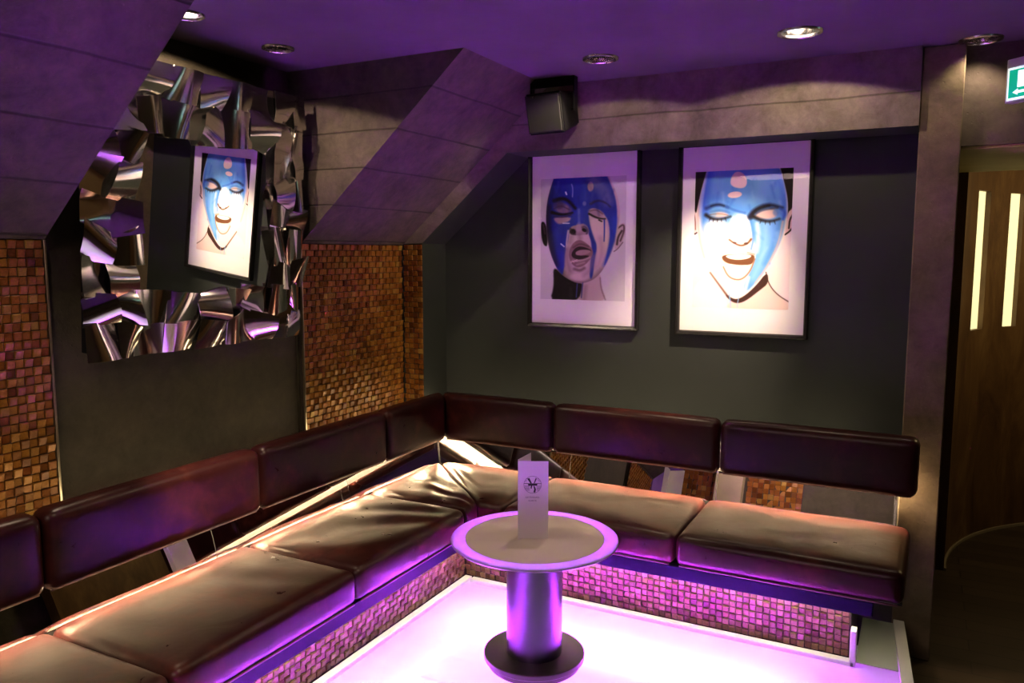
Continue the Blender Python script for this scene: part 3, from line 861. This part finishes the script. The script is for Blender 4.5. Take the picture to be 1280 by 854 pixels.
def portrait_left():
    c = Canvas([(68, 155), (440, 133), (433, 708), (68, 700)], 220, 320, (206, 200, 204))
    INK, BR = (20, 14, 18), (70, 50, 56)
    skin, sh, blue, db = (190, 168, 172), (110, 84, 92), (36, 52, 150), (20, 24, 96)
    c.poly([(244, 610), (334, 570), (332, 636), (362, 712), (220, 712)], (192, 168, 168), 4)
    c.line([(268, 640), (262, 700)], 16, (150, 124, 126), 8, .7); c.line([(330, 600), (334, 650), (352, 700)], 5, sh, 3, .7)
    c.poly([(124, 545), (170, 590), (250, 620), (256, 640), (236, 712), (110, 712), (130, 640)], INK, 5)
    c.poly([(68, 342), (94, 352), (102, 458), (84, 456), (72, 420)], INK, 3); c.line([(80, 360), (88, 400)], 6, (84, 66, 72), 4, .8)
    c.poly([(400, 366), (430, 342), (438, 376), (424, 436), (388, 480), (392, 420)], (190, 168, 170), 3)
    c.line([(404, 372), (428, 352), (430, 384), (414, 430)], 6, BR, 3); c.line([(420, 384), (404, 412), (400, 446)], 8, (60, 44, 50), 3); c.line([(424, 436), (404, 466), (388, 478)], 4, sh, 2)
    head = c.poly([(142, 110), (346, 100), (386, 180), (410, 262), (412, 332), (398, 420), (376, 492), (340, 568), (300, 612), (242, 630), (190, 606), (150, 574), (120, 510), (100, 440), (92, 350), (95, 268), (110, 200)], skin, 3)
    c.line([(136, 140), (102, 240), (97, 350), (110, 450), (150, 570)], 34, (46, 34, 44), 22, .9, mask=head)
    c.line([(352, 130), (392, 210), (408, 300)], 22, (206, 180, 186), 12, .8, mask=head)
    c.line([(150, 572), (196, 606), (244, 628), (300, 610), (340, 568)], 20, (90, 68, 76), 14, .7, mask=head)
    # blue paint
    c.poly([(136, 110), (340, 100), (376, 176), (400, 262), (400, 350), (392, 420), (372, 490), (344, 552), (356, 500), (372, 420), (366, 340), (340, 300), (300, 280), (278, 296), (286, 360), (304, 420), (318, 452), (306, 520), (298, 602), (284, 604), (288, 540), (296, 450), (276, 380), (262, 350), (236, 362), (206, 366), (196, 386), (192, 430), (178, 480), (174, 560), (164, 602), (128, 530), (108, 440), (100, 330), (104, 260), (116, 196)], blue, 5, mask=head)
    for pts, w, col, al in [([(140, 150), (112, 240), (106, 330), (120, 440), (150, 560)], 24, db, .85), ([(150, 160), (165, 220), (200, 250)], 50, (30, 36, 150), .7), ([(240, 150), (232, 230), (240, 330)], 36, (38, 52, 170), .8),
                            ([(300, 160), (345, 200), (360, 250)], 50, (104, 108, 160), .75), ([(270, 190), (262, 240)], 24, (60, 78, 180), .7), ([(170, 380), (160, 450), (158, 540)], 26, (28, 36, 140), .8), ([(390, 330), (384, 420), (350, 540)], 10, (40, 70, 190), .8)]:
        c.line(pts, w, col, 14, al, mask=head)
    c.ell(288, 186, 13, 22, (190, 150, 166), .5, .9); c.ell(262, 262, 8, 10, (140, 140, 190), .9, .7)
    # eyes
    c.ell(168, 286, 38, 24, (140, 112, 134), .7, 1, .3); c.ell(150, 270, 24, 18, (70, 54, 92), .9, .8); c.poly([(124, 326), (206, 322), (198, 342), (178, 350), (150, 358), (132, 344)], (176, 148, 160), 6)
    c.ell(312, 306, 32, 20, (160, 130, 142), .7, 1, .35); c.poly([(284, 326), (346, 336), (362, 380), (360, 470), (336, 540), (312, 570), (322, 450), (300, 400)], (206, 182, 182), 5)
    c.line([(130, 250), (168, 238), (196, 252), (222, 284)], 18, (26, 20, 36), 5, 1, 12); c.line([(290, 262), (318, 246), (352, 256), (372, 276)], 12, (44, 40, 70), 4, .9, 5)
    c.line([(120, 304), (150, 312), (180, 312), (210, 304)], 15, INK, 4, 1, 7); c.line([(130, 322), (170, 326), (204, 314)], 5, (60, 40, 50), 3, .8)
    c.line([(282, 308), (306, 322), (330, 330), (350, 330)], 9, INK, 3, 1, 6); c.line([(324, 336), (336, 342)], 6, INK, 2)
    c.line([(128, 288), (156, 270), (196, 290)], 4, (70, 50, 66), 3, .8); c.line([(284, 296), (312, 288), (340, 308)], 4, (90, 60, 70), 3, .8)
    c.line([(347, 336), (348, 380), (346, 432)], 6, (36, 48, 150), 2, 1, 5)
    # nose
    c.poly([(196, 372), (230, 358), (268, 352), (284, 384), (276, 404), (200, 408)], (150, 124, 136), 4)
    c.ell(212, 390, 14, 13, INK, .7); c.line([(202, 376), (206, 400), (222, 402)], 6, (50, 36, 46), 4, .9); c.ell(262, 382, 12, 8, INK, .7, 1, .5); c.line([(248, 370), (266, 366), (278, 384), (272, 398)], 6, (60, 44, 54), 4, .9); c.ell(238, 374, 12, 24, (166, 140, 160), .9, .9)
    c.line([(238, 290), (240, 350)], 9, (110, 124, 196), 5, .8); c.line([(286, 400), (300, 440)], 8, (30, 40, 140), 3, .9)
    c.line([(192, 386), (186, 430), (184, 462)], 8, (196, 180, 190), 3, .9)
    # mouth
    c.poly([(192, 490), (208, 446), (240, 422), (276, 444), (302, 474), (294, 508), (264, 544), (232, 556), (204, 536)], (128, 96, 106), 3)
    c.poly([(202, 496), (222, 462), (250, 454), (298, 474), (280, 486), (230, 500), (290, 496), (270, 516), (222, 516)], (40, 26, 32), 2.5)
    c.poly([(222, 482), (250, 470), (296, 474), (278, 492), (228, 500)], (160, 128, 134), 3); c.line([(212, 524), (250, 522), (286, 506)], 8, (182, 156, 160), 4, .9); c.line([(230, 540), (262, 530)], 6, (186, 162, 166), 4, .7)
    c.line([(214, 462), (244, 442), (280, 456)], 7, (92, 64, 74), 3, .9); c.line([(220, 560), (244, 568), (262, 556)], 12, (90, 66, 74), 6, .8); c.ell(240, 598, 40, 16, (206, 184, 184), .8, .8)
    rg = random.Random(9)
    for _ in range(60):
        x, y = rg.uniform(110, 395), rg.uniform(150, 590)
        if 185 < x < 290 and y > 350: continue
        if x > 285 and 300 < y and x < 360: continue
        ln = rg.uniform(20, 70); a_ = rg.gauss(1.55, .3)
        col = rg.choice([(26, 34, 120), (48, 66, 160), (76, 90, 168), (20, 22, 88)])
        c.line([(x, y), (x+ln*math.cos(a_)*.6, y+ln*math.sin(a_)*.6), (x+ln*math.cos(a_), y+ln*math.sin(a_))], rg.uniform(4, 11), col, 7, rg.uniform(.2, .5), 2, mask=head)
    for pts, w, col, al in [([(190, 470), (186, 520), (200, 570)], 22, (120, 92, 104), .6), ([(300, 500), (290, 560), (262, 590)], 16, (150, 122, 130), .6), ([(206, 412), (200, 440)], 12, (130, 104, 116), .6),
                            ([(240, 400), (244, 420)], 10, (110, 84, 98), .6), ([(330, 420), (340, 480), (320, 550)], 20, (170, 142, 148), .7), ([(104, 280), (98, 350), (112, 450), (140, 540)], 16, (36, 26, 40), .8)]:
        c.line(pts, w, col, 12, al, mask=head)
    # highlights and drips
    c.line([(184, 222), (180, 212)], 6, (240, 240, 250), 2); c.line([(210, 232), (212, 196), (206, 176)], 4, (170, 176, 226), 2.5, .9); c.line([(168, 352), (196, 352)], 4, (226, 226, 240), 2); c.line([(160, 446), (174, 458)], 5, (230, 230, 245), 2)
    c.line([(232, 628), (228, 690)], 5, (60, 66, 130), 2); c.line([(256, 624), (250, 692)], 5, (70, 70, 120), 2)
    return c

def print_mesh(name, cv, x0, x1, z0, z1, y, parent):
    nu, nv = cv.nu, cv.nv
    xs_ = np.linspace(x0, x1, nu); zs_ = np.linspace(z1, z0, nv)
    Xg, Zg = np.meshgrid(xs_, zs_)
    co = np.stack([Xg, np.full_like(Xg, y), Zg], -1).reshape(-1, 3)
    idx = np.arange(nu*nv).reshape(nv, nu)
    q = np.stack([idx[1:, :-1], idx[1:, 1:], idx[:-1, 1:], idx[:-1, :-1]], -1).reshape(-1, 4)
    me = bpy.data.meshes.new(name)
    me.vertices.add(len(co)); me.vertices.foreach_set('co', co.ravel())
    me.loops.add(q.size); me.loops.foreach_set('vertex_index', q.ravel().astype(np.int32))
    me.polygons.add(len(q)); me.polygons.foreach_set('loop_start', np.arange(0, q.size, 4).astype(np.int32)); me.polygons.foreach_set('loop_total', np.full(len(q), 4, np.int32))
    me.update(calc_edges=True)
    ca = me.color_attributes.new('ink', 'FLOAT_COLOR', 'POINT')
    rgba = np.ones((nu*nv, 4)); rgba[:, :3] = lin(cv.img.reshape(-1, 3))
    ca.data.foreach_set('color', rgba.ravel())
    me.materials.append(M['print'])
    o = bpy.data.objects.new(name, me); C.objects.link(o); o.parent = parent
    return o

def framed(x0, x1, z0, z1, cv, pr, label):
    """pr: the print's place on the mount as fractions (left, right, bottom, top) of the mount"""
    W, H = x1-x0, z1-z0
    root = empty('framed_portrait', ((x0+x1)/2, .246, (z0+z1)/2), label, 'picture', 'framed portraits on the grey wall')
    w, d = .020, .036
    bm = bmesh.new()
    hx, hz = W/2, H/2
    prof = [(0, -.001), (0, -d), (.004, -d-.002), (w-.005, -d+.002), (w, -d+.010), (w, -.006)]
    def ring(off, y): return [bm.verts.new(p) for p in ((-hx+off, y, -hz+off), (hx-off, y, -hz+off), (hx-off, y, hz-off), (-hx+off, y, hz-off))]
    rs = [ring(a, b) for a, b in prof]
    for a, b in zip(rs, rs[1:]):
        for i in range(4): bm.faces.new((a[i], a[(i+1) % 4], b[(i+1) % 4], b[i]))
    bm.faces.new(rs[0])
    obj('frame', bm, M['frame_black'], root)
    m0, m1, n0, n1 = -hx+w, hx-w, -hz+w, hz-w
    px0, px1 = m0+(m1-m0)*pr[0], m0+(m1-m0)*pr[1]
    pz0, pz1 = n0+(n1-n0)*pr[2], n0+(n1-n0)*pr[3]
    obj('mount', newbox((m0, -.018, n0), (m1, -.008, n1)), M['mat_board'], root)
    print_mesh('portrait_print', cv, px0, px1, pz0, pz1, -.0185, root)
    bm = bmesh.new(); bm.faces.new([bm.verts.new(p) for p in ((m0, -.026, n0), (m1, -.026, n0), (m1, -.026, n1), (m0, -.026, n1))])
    obj('glass_pane', bm, M['pane'], root)
    return root
framed(.676, 1.304, 1.205, 2.137, portrait_left(), (.085, .905, .145, .865), 'framed portrait of a bald face with dark blue paint, the one nearer the corner')
framed(1.500, 2.128, 1.200, 2.134, portrait_right(), (.105, .880, .13, .868), 'brightly lit framed portrait of a shouting face with light blue paint')

# ------------------------------------------------------------------ wall mirror with faceted steel frame
def wall_mirror():
    cz, cy = 1.755, -1.44
    HW = .522
    root = empty('wall_mirror', (.085, cy, cz), 'square wall mirror with bent polished steel plates around it', 'mirror')
    # local axes: x = out of the wall, y = along the wall, z = up
    root.rotation_euler = (0, R(4.3), 0)
    obj('back_board', newbox((-.035, -HW+.02, -HW+.02), (-.006, HW-.02, HW-.02), .003, 1), M['black_plastic'], root)
    obj('mirror_glass', newbox((-.006, -HW+.12, -HW+.14), (0, HW-.10, HW-.16)), M['mirror'], root)
    rnd = random.Random(5)
    iL, iR, iB, iT = -HW+.205, HW-.180, -HW+.225, HW-.250
    yl = [-HW, -HW+.108, iL] + [iL+(iR-iL)*k/5 for k in range(1, 5)] + [iR, iR+.095, HW]
    zl = [-HW, -HW+.115, iB] + [iB+(iT-iB)*k/5 for k in range(1, 5)] + [iT, iT+.125, HW]
    ny, nz = len(yl)-1, len(zl)-1
    G = {}
    for a in range(ny+1):
        for b in range(nz+1):
            jy = 0 if a in (0, ny) else rnd.uniform(-.026, .026)*(.35 if a in (2, ny-2) else 1)
            jz = 0 if b in (0, nz) else rnd.uniform(-.026, .026)*(.35 if b in (2, nz-2) else 1)
            G[a, b] = Vector((yl[a]+jy, zl[b]+jz))
    for a in range(ny):
        for b in range(nz):
            if 2 <= a < ny-2 and 2 <= b < nz-2: continue
            q = [G[a, b], G[a+1, b], G[a+1, b+1], G[a, b+1]]
            c = sum(q, Vector((0, 0)))/4
            gr_ = rnd.uniform(1.06, 1.18)
            q = [c+(p-c)*gr_ for p in q]
            rot_ = rnd.uniform(-.22, .22)
            if 0 < a < ny-1 and 0 < b < nz-1:
                q = [c + Vector(((p-c).x*math.cos(rot_)-(p-c).y*math.sin(rot_), (p-c).x*math.sin(rot_)+(p-c).y*math.cos(rot_))) for p in q]
            q = [Vector((max(-HW-.004, min(HW+.004, p.x)), max(-HW-.004, min(HW+.004, p.y)))) for p in q]
            phi = rnd.choice([0, PI/2, .35, 1.2, -.4, 1.9, PI/2+.3]) + rnd.uniform(-.15, .15)
            amp = rnd.choice([1, 1, 1, -.6])*rnd.uniform(.009, .019)
            h0 = rnd.uniform(.010, .022); t1, t2 = rnd.gauss(0, .009), rnd.gauss(0, .009)
            crease = rnd.random() < .35
            N_ = 12
            bm = bmesh.new(); T, B = [], []
            for m_ in range(N_+1):
                ra, rb = [], []
                for n_ in range(N_+1):
                    u, v = m_/N_, n_/N_
                    p = q[0]*(1-u)*(1-v)+q[1]*u*(1-v)+q[2]*u*v+q[3]*(1-u)*v
                    w_ = ((u-.5)*math.cos(phi)+(v-.5)*math.sin(phi))*2
                    e_ = amp*(1-w_*w_) if not crease else amp*(1-abs(w_)**1.3*1.1)
                    x_ = max(.002, h0+e_+t1*(u-.5)*2+t2*(v-.5)*2)
                    ra.append(bm.verts.new((x_, p.x, p.y))); rb.append(bm.verts.new((x_-.0016, p.x, p.y)))
                T.append(ra); B.append(rb)
            for m_ in range(N_):
                for n_ in range(N_):
                    bm.faces.new((T[m_][n_], T[m_+1][n_], T[m_+1][n_+1], T[m_][n_+1]))
                    bm.faces.new((B[m_][n_], B[m_][n_+1], B[m_+1][n_+1], B[m_+1][n_]))
                bm.faces.new((T[m_][0], B[m_][0], B[m_+1][0], T[m_+1][0])); bm.faces.new((T[m_][N_], T[m_+1][N_], B[m_+1][N_], B[m_][N_]))
                bm.faces.new((T[0][m_], T[0][m_+1], B[0][m_+1], B[0][m_])); bm.faces.new((T[N_][m_], B[N_][m_], B[N_][m_+1], T[N_][m_+1]))
            obj('steel_plate', bm, M['chrome'], root, 40)
    return root
wall_mirror()

# ------------------------------------------------------------------ loudspeaker on a bracket under the ceiling
sp = empty('loudspeaker', (.985, -.14, 2.30), 'small black loudspeaker hanging on a bracket above the left portrait', 'loudspeaker')
bm = bmesh.new()
# cabinet: tapered box, tipped forward
W1, W2, Hh, Dp = .100, .080, .095, .19
vs = [bm.verts.new(p) for p in ((-W1, -.09, -Hh), (W1, -.09, -Hh), (W2, .10, -Hh*.8), (-W2, .10, -Hh*.8), (-W1, -.09, Hh), (W1, -.09, Hh), (W2, .10, Hh*.8), (-W2, .10, Hh*.8))]
fs = [bm.faces.new([vs[i] for i in f]) for f in ((0,3,2,1),(4,5,6,7),(0,1,5,4),(1,2,6,5),(2,3,7,6),(3,0,4,7))]
bmesh.ops.bevel(bm, geom=bm.edges[:], offset=.008, segments=3, affect='EDGES')
cab = obj('cabinet', bm, M['black_plastic'], sp, 40)
cab.rotation_euler = (R(14), 0, R(-6)); cab.location = (.0, 0, -.025)
bm = newbox((-W1+.010, -.097, -Hh+.010), (W1-.010, -.089, Hh-.010), .004, 2)
gr = obj('grille', bm, M['black_grille'], cab)
bm = bmesh.new(); lathe(bm, [(0, 0), (.004, 0), (.004, .003), (0, .003)], 16)
bmesh.ops.rotate(bm, verts=bm.verts[:], matrix=Matrix.Rotation(R(90), 3, 'X')); bmesh.ops.translate(bm, verts=bm.verts[:], vec=(-.045, -.097, Hh-.016))
obj('badge', bm, M['chrome_soft'], cab)
bm = bmesh.new()
for s in (-1, 1): box(bm, (s*.112-.003, -.02, -.03), (s*.112+.003, .02, .128), .001, 1)
box(bm, (-.115, -.02, .122), (.115, .02, .1295), .001, 1)
box(bm, (-.115, -.02, .085), (.115, -.014, .122), .001, 1)
for s in (-1, 1): box(bm, (s*.112-s*.020, -.006, -.028), (s*.112, .006, -.016), .001, 1)
obj('bracket', bm, M['black_plastic'], sp)

# ------------------------------------------------------------------ recessed ceiling lamps
labels = ['glowing recessed spot in the ceiling above the wall mirror, cut by the left concrete slope', 'unlit recessed ceiling spot above the right half of the wall mirror', 'recessed ceiling spot above the left portrait, right of the loudspeaker', 'recessed ceiling spot with glowing rim above the right portrait', 'recessed ceiling spot with sparkling bulb near the exit sign', 'recessed ceiling spot in front of the exit sign']
lit = [9, 0, 0, 9, 0, 0]
tilt = [(-28, -22), (8, 0), (0, 0), (28, 18), (0, 0), (0, 0)]
for k, (x, y, r) in enumerate(LAMPS):
    root = empty('ceiling_spot', (x, y, ZC), labels[k], 'ceiling light', 'recessed ceiling spots')
    bm = bmesh.new(); lathe(bm, [(r*.80, .004), (r*.80, -.004), (r*.86, -.008), (r*.97, -.006), (r, -.0005), (r*.86, .002)], 56, closed=True)
    obj('rim', bm, M['chrome_soft'], root, 50)
    bm = bmesh.new(); lathe(bm, [(r*.83, 0), (r*.80, .03), (r*.74, .06), (r*.70, .085), (0, .088)], 48)
    obj('reflector_cup', bm, M['chrome'], root, 50)
    bm = bmesh.new(); lathe(bm, [(0, .020), (r*.30, .018), (r*.50, .008), (r*.56, 0), (r*.56, .016), (r*.4, .034), (0, .04)], 40)
    lm = emit('spot lamp %d' % k, (1, .86, .68), lit[k]) if lit[k] else M['black_plastic']
    o = obj('lamp', bm, lm, root, 50)
    bmx = tilt[k]
    o.location = (0, 0, .028 if k == 0 else .042 if k == 3 else .02); o.rotation_euler = (R(bmx[0]), R(bmx[1]), 0)

# ------------------------------------------------------------------ exit sign
ex_root = empty('exit_sign', (2.93, -.18, 2.228), 'green illuminated exit sign hanging at the right edge of the picture', 'exit sign')
ex_root.rotation_euler = (0, 0, R(-44))
# local x along the sign, -y towards the viewer
SW, SH = .24, .118
M['sign_green'] = emit('green sign face', (.0, .42, .22), .85); M['sign_green'].node_tree.nodes['Principled BSDF'].inputs['Base Color'].default_value = (.0, .35, .18, 1)
M['sign_white'] = emit('white sign face', (.85, 1, .95), 1.05)
obj('housing', newbox((-SW/2-.008, -.010, -SH/2-.008), (SW/2+.008, .028, SH/2+.034), .003, 2), M['white_plastic'], ex_root)
obj('white_border', newbox((-SW/2, -.0125, -SH/2), (SW/2, -.0102, SH/2)), M['sign_white'], ex_root)
gp = obj('green_panel', newbox((-SW/2+.008, -.0145, -SH/2+.008), (SW/2-.008, -.0127, SH/2-.008)), M['sign_green'], ex_root)
bm = bmesh.new()
def sp2(pts, y=-.0155):
    a = [bm.verts.new((p[0]*.8, y, p[1]*.8)) for p in pts]; b = [bm.verts.new((p[0]*.8, y+.0009, p[1]*.8)) for p in pts]
    bm.faces.new(a); bm.faces.new(b[::-1])
    for i in range(len(pts)): bm.faces.new((a[i], b[i], b[(i+1) % len(pts)], a[(i+1) % len(pts)]))
sp2([(-.095, -.02), (-.035, -.02), (-.035, .055), (-.095, .055)])                                   # door
sp2([(-.118, -.040), (-.092, -.026), (-.092, -.034), (-.02, -.034), (-.02, -.046), (-.092, -.046), (-.092, -.054)])   # arrow
# running figure
sp2([(.035+.012*math.cos(2*PI*i/16), .045+.012*math.sin(2*PI*i/16)) for i in range(16)])
sp2([(.012, .030), (.034, .030), (.044, .000), (.026, -.004)])
sp2([(.026, -.002), (.044, .0), (.030, -.024), (.006, -.030), (.006, -.040), (.036, -.032)][::-1])
sp2([(.036, -.004), (.046, -.002), (.074, -.030), (.092, -.026), (.092, -.036), (.070, -.040)])
sp2([(.012, .030), (.016, .022), (-.004, .010), (-.016, .018), (-.012, .024), (-.004, .018)][::-1])
sp2([(.034, .030), (.056, .018), (.070, .026), (.074, .019), (.057, .008), (.036, .018)])
obj('pictogram', bm, M['sign_white'], ex_root)
bm = bmesh.new()
for s in (0,): tube(bm, [(s, .009, SH/2+.034), (s, .009, ZC-2.225+.001)], .004, 8)
obj('hanger', bm, M['black_plastic'], ex_root)

# ------------------------------------------------------------------ lights
def area(name, loc, rot, sx, sy, power, col):
    l = bpy.data.lights.new(name, 'AREA'); l.shape = 'RECTANGLE'; l.size = sx; l.size_y = sy; l.energy = power; l.color = col
    o = bpy.data.objects.new(name, l); C.objects.link(o); o.location = loc; o.rotation_euler = rot
    return o
def spot(name, loc, target, power, col, size, blend=.3, rad=.03):
    l = bpy.data.lights.new(name, 'SPOT'); l.energy = power; l.color = col; l.spot_size = R(size); l.spot_blend = blend; l.shadow_soft_size = rad
    o = bpy.data.objects.new(name, l); C.objects.link(o); o.location = loc
    d = Vector(target)-Vector(loc); o.rotation_euler = d.to_track_quat('-Z', 'Y').to_euler()
    return o
# tubes in the light box under the glass floor
area('white floor tubes', (1.55, -1.85, -.125), (PI, 0, 0), 1.45, 2.4, 32, (.9, .9, .8))
area('violet floor tubes back', (1.55, -.74, -.125), (PI, 0, 0), 1.34, .16, 440, (.50, .03, 1.0))
area('violet floor tubes left', (.98, -1.95, -.125), (PI, 0, 0), .16, 2.3, 540, (.46, .03, 1.0))
# recessed spots
WARM = (1.0, .76, .52)
ZS = 2.392
spot('spot portrait', (2.11, -.40, ZS), (1.60, .246, 1.22), 260, WARM, 44, 1.0, .015)
spot('spot portrait flood', (2.11, -.40, ZS), (2.05, -.25, 1.2), 14, WARM, 148, .06, .015)
spot('spot middle flood', (1.322, -.40, ZS), (1.25, -.25, 1.2), 5, WARM, 148, .06, .015)
spot('spot mirror wall', (.262, -1.645, ZS), (.10, -1.52, 1.5), 34, WARM, 146, .06, .015)
spot('spot mirror face', (.262, -1.645, ZS), (.05, -1.40, 1.6), 10, WARM, 70, .3, .015)
spot('spot mirror wall low', (.262, -1.645, ZS), (.36, -1.57, .75), 45, WARM, 24, .7, .015)
spot('spot pillar', (.25, -1.16, ZS), (.30, -.80, 1.6), 9, WARM, 82, .8, .015)
spot('spot middle', (1.322, -.40, ZS), (1.42, -.12, .8), 40, WARM, 30, .7, .015)
spot('spot table', (1.322, -.40, ZS), (1.31, -.95, .5), 26, WARM, 44, .6, .015)
spot('spot end', (2.745, .0, ZS), (2.70, -.05, 0), 8, (1, .8, .55), 120, .4, .03)
spot('spot room left', (1.7, -2.35, 2.40), (.36, -1.72, .79), 420, WARM, 15, .8, .02)
spot('spot room seats', (1.9, -2.1, 2.40), (.58, -1.85, .46), 110, WARM, 36, .9, .02)
spot('spot room back seats', (1.9, -1.6, 2.40), (1.45, -.30, .46), 60, WARM, 30, .9, .02)
spot('spot room mosaic', (1.0, -2.9, 2.40), (0, -2.30, 1.25), 26, WARM, 40, .9, .02)
spot('spot haunch', (1.322, -.40, ZS), (.38, .0, 1.72), 42, WARM, 44, .8, .015)
# glow of the round room beyond the passage
l = bpy.data.lights.new('round room lamp', 'POINT'); l.energy = 26; l.color = (1, .76, .34); l.shadow_soft_size = .15
o = bpy.data.objects.new('round room lamp', l); C.objects.link(o); o.location = (3.9, 1.5, 1.9)
# unseen fill added behind the camera to brighten what the mirror plates reflect
area('added fill light', (1.5, -4.6, 2.40), (0, 0, 0), 2.0, .6, 55, (1.0, .72, .6))

w = bpy.data.worlds.new('dark'); sc.world = w; w.use_nodes = True
w.node_tree.nodes['Background'].inputs[0].default_value = (.01, .006, .014, 1); w.node_tree.nodes['Background'].inputs[1].default_value = .1

# ------------------------------------------------------------------ camera
cd = bpy.data.cameras.new('camera'); cd.sensor_width = 36; cd.lens = 982.37/1280*36; cd.clip_start = .02
cam = bpy.data.objects.new('camera', cd); C.objects.link(cam)
cam.location = (2.584, -3.655, 1.6)
cam.rotation_euler = (R(90-6.378), 0, R(27.41))
sc.camera = cam
sc.view_settings.view_transform = 'Standard'; sc.view_settings.look = 'None'; sc.view_settings.gamma = 1; sc.view_settings.use_curve_mapping = False
sc.view_settings.exposure = 0
sc.cycles.max_bounces = 10; sc.cycles.diffuse_bounces = 4; sc.cycles.glossy_bounces = 6; sc.cycles.transmission_bounces = 6; sc.cycles.transparent_max_bounces = 8
sc.cycles.sample_clamp_indirect = 60
sc.cycles.use_denoising = True
sc.cycles.caustics_reflective = False; sc.cycles.caustics_refractive = False
